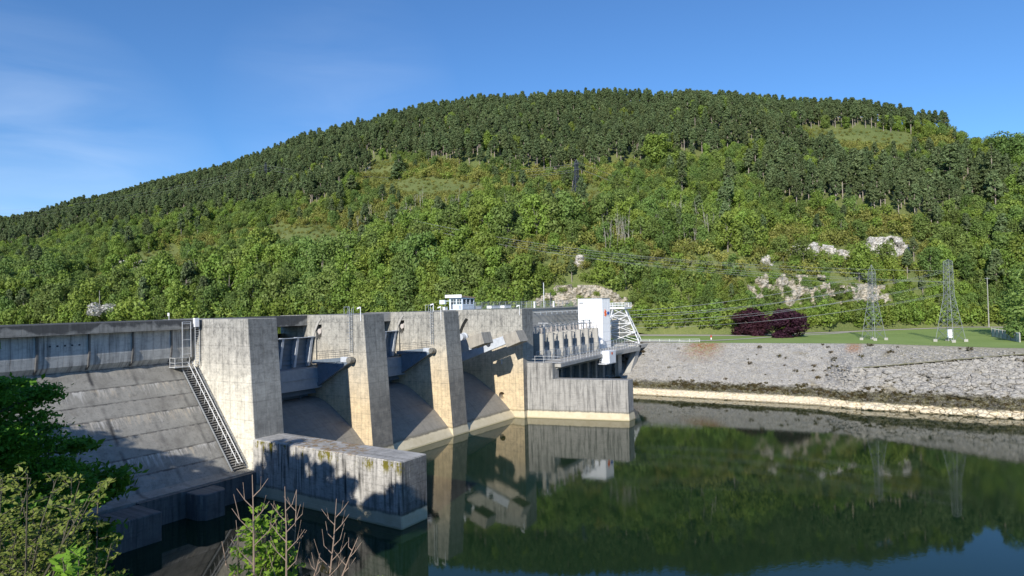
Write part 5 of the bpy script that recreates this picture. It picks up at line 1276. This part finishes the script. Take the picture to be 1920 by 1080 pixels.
def near_shrub(lab, pix, d, leaf, seed, nst, ls, spread, up, comp=True, cat='shrub', name='near_shrub'):
    """stems from below the picture, each with side twigs carrying compound leaves"""
    rng = np.random.default_rng(seed); x0, y0, x1, y1 = pix; base = at((x0+x1)/2, 1330, d); base.z -= .3
    t = thing(name, lab, cat, base); st_ = MB(); P = []; N = []; S = []
    for k in range(nst):
        ex = x0+(x1-x0)*(k+.5)/nst+rng.uniform(-15, 15); ey = y0+(y1-y0)*rng.random()**1.5*.75; dd = d*(1+rng.uniform(-spread, spread))
        e = at(ex, ey, dd); b = base+Vector((rng.normal()*.25, rng.normal()*.25, 0)); mid = b.lerp(e, .5)+Vector((rng.normal()*.15, rng.normal()*.15, .1))
        st_.tube([b, mid, e], [.022, .014, .004], 5)
        for j in range(13):
            f = .35+.65*j/12; o_ = b.lerp(mid, f*2) if f < .5 else mid.lerp(e, f*2-1)
            a = rng.uniform(0, 6.28); L = up*(1.1-f*.6)*rng.uniform(.6, 1.2); dv = Vector((math.cos(a), math.sin(a), rng.uniform(.1, .8))).normalized(); q = o_+dv*L
            st_.tube([o_, q], [.006, .002], 4)
            nn = 9 if comp else 14
            for i in range(nn):
                g_ = .2+.8*i/nn; c = o_.lerp(q, g_); sd = dv.cross(Vector((0, 0, 1))).normalized()*(1 if i % 2 else -1)
                c = c+sd*ls*.9+Vector(rng.normal(size=3))*ls*.35
                P.append(tuple(c)); n = np.array([-.35, -.15, .9])+rng.normal(size=3)*.45; N.append(n/np.linalg.norm(n)); S.append(ls*rng.uniform(.7, 1.3))
    obj('stems', st_, S_STEM, t); leaves_obj('leaves', P, N, S, leaf, t, rng, .42); return t
near_shrub('bright green young shrub at the bottom of the picture, in front of the dark water', (450, 955, 552, 1100), 9, L_NEAR, 91, 20, .056, .05, .30)
near_shrub('yellow-green arching bush filling the bottom left corner', (-110, 890, 200, 1120), 7, L_NEAR2, 92, 40, .032, .14, .42, False)
near_shrub('fresh green leaves poking up at the bottom edge beside the corner bush', (95, 1035, 190, 1110), 6, L_NEAR, 93, 5, .055, .05, .25)
near_shrub('tiny tuft of leaves at the bottom edge right of the bare twigs', (685, 1068, 712, 1110), 9, L_NEAR, 94, 3, .045, .02, .1)
# bare twigs
def twig(lab, stem, d, seed, nside=7, L=.55):
    rng = np.random.default_rng(seed); t = thing('bare_sapling', lab, 'bare twig', at(stem[0][0], stem[0][1]+200, d))
    mbx = MB(); pts = [at(x, y, d) for x, y in [(stem[0][0], stem[0][1]+200)]+stem]; n = len(pts)
    mbx.tube(pts, [.013*(1-i/(n-1))+.004 for i in range(n)], 6); obj('stem', mbx, S_TWIG, t)
    tw = MB()
    for k in range(nside):
        f = .30+.6*k/nside; i = int(f*(n-1)); o_ = pts[i].lerp(pts[i+1], f*(n-1)-i); sgn = 1 if k % 2 else -1
        side = CR*sgn; l_ = L*(1.1-f*.8)*rng.uniform(.7, 1.1); p1 = o_+side*l_*.35+Vector((0, 0, l_*.35)); p2 = o_+side*l_*.48+CF*rng.uniform(-.1, .1)+Vector((0, 0, l_))
        tw.tube([o_, p1, p2], [.007, .005, .003], 5)
        if rng.random() < .6: tw.tube([p1, p1+side*.1+Vector((0, 0, .14))], [.005, .003], 4)
    obj('side_twigs', tw, S_TWIG, t)
twig('bare forked twig rising above the bright green shrub', [(476, 1040), (475, 960), (473, 890)], 8.3, 1, 6, .7)
twig('tall thin bare twig just right of the bright green shrub', [(537, 1080), (537, 1000), (534, 912)], 8.2, 2, 8, .6)
twig('bare twig standing between the shrub and the block wall', [(548, 1090), (554, 990), (556, 918)], 9.5, 3, 7, .5)
twig('bare branching twig in front of the middle of the dark water', [(618, 1085), (626, 1010), (631, 935)], 9, 4, 10, .55)
twig('short bare twig at the bottom, rightmost of all', [(640, 1085), (655, 1045), (671, 1008)], 9, 5, 5, .35)
twig('short bare twig leaning right at the bottom edge', [(586, 1090), (594, 1065), (600, 1037)], 9, 6, 4, .3)
twig('bent bare twig left of the bright green shrub', [(445, 1085), (425, 1060), (416, 1015)], 9, 7, 4, .3)

print('OBJECTS', len(bpy.data.objects))
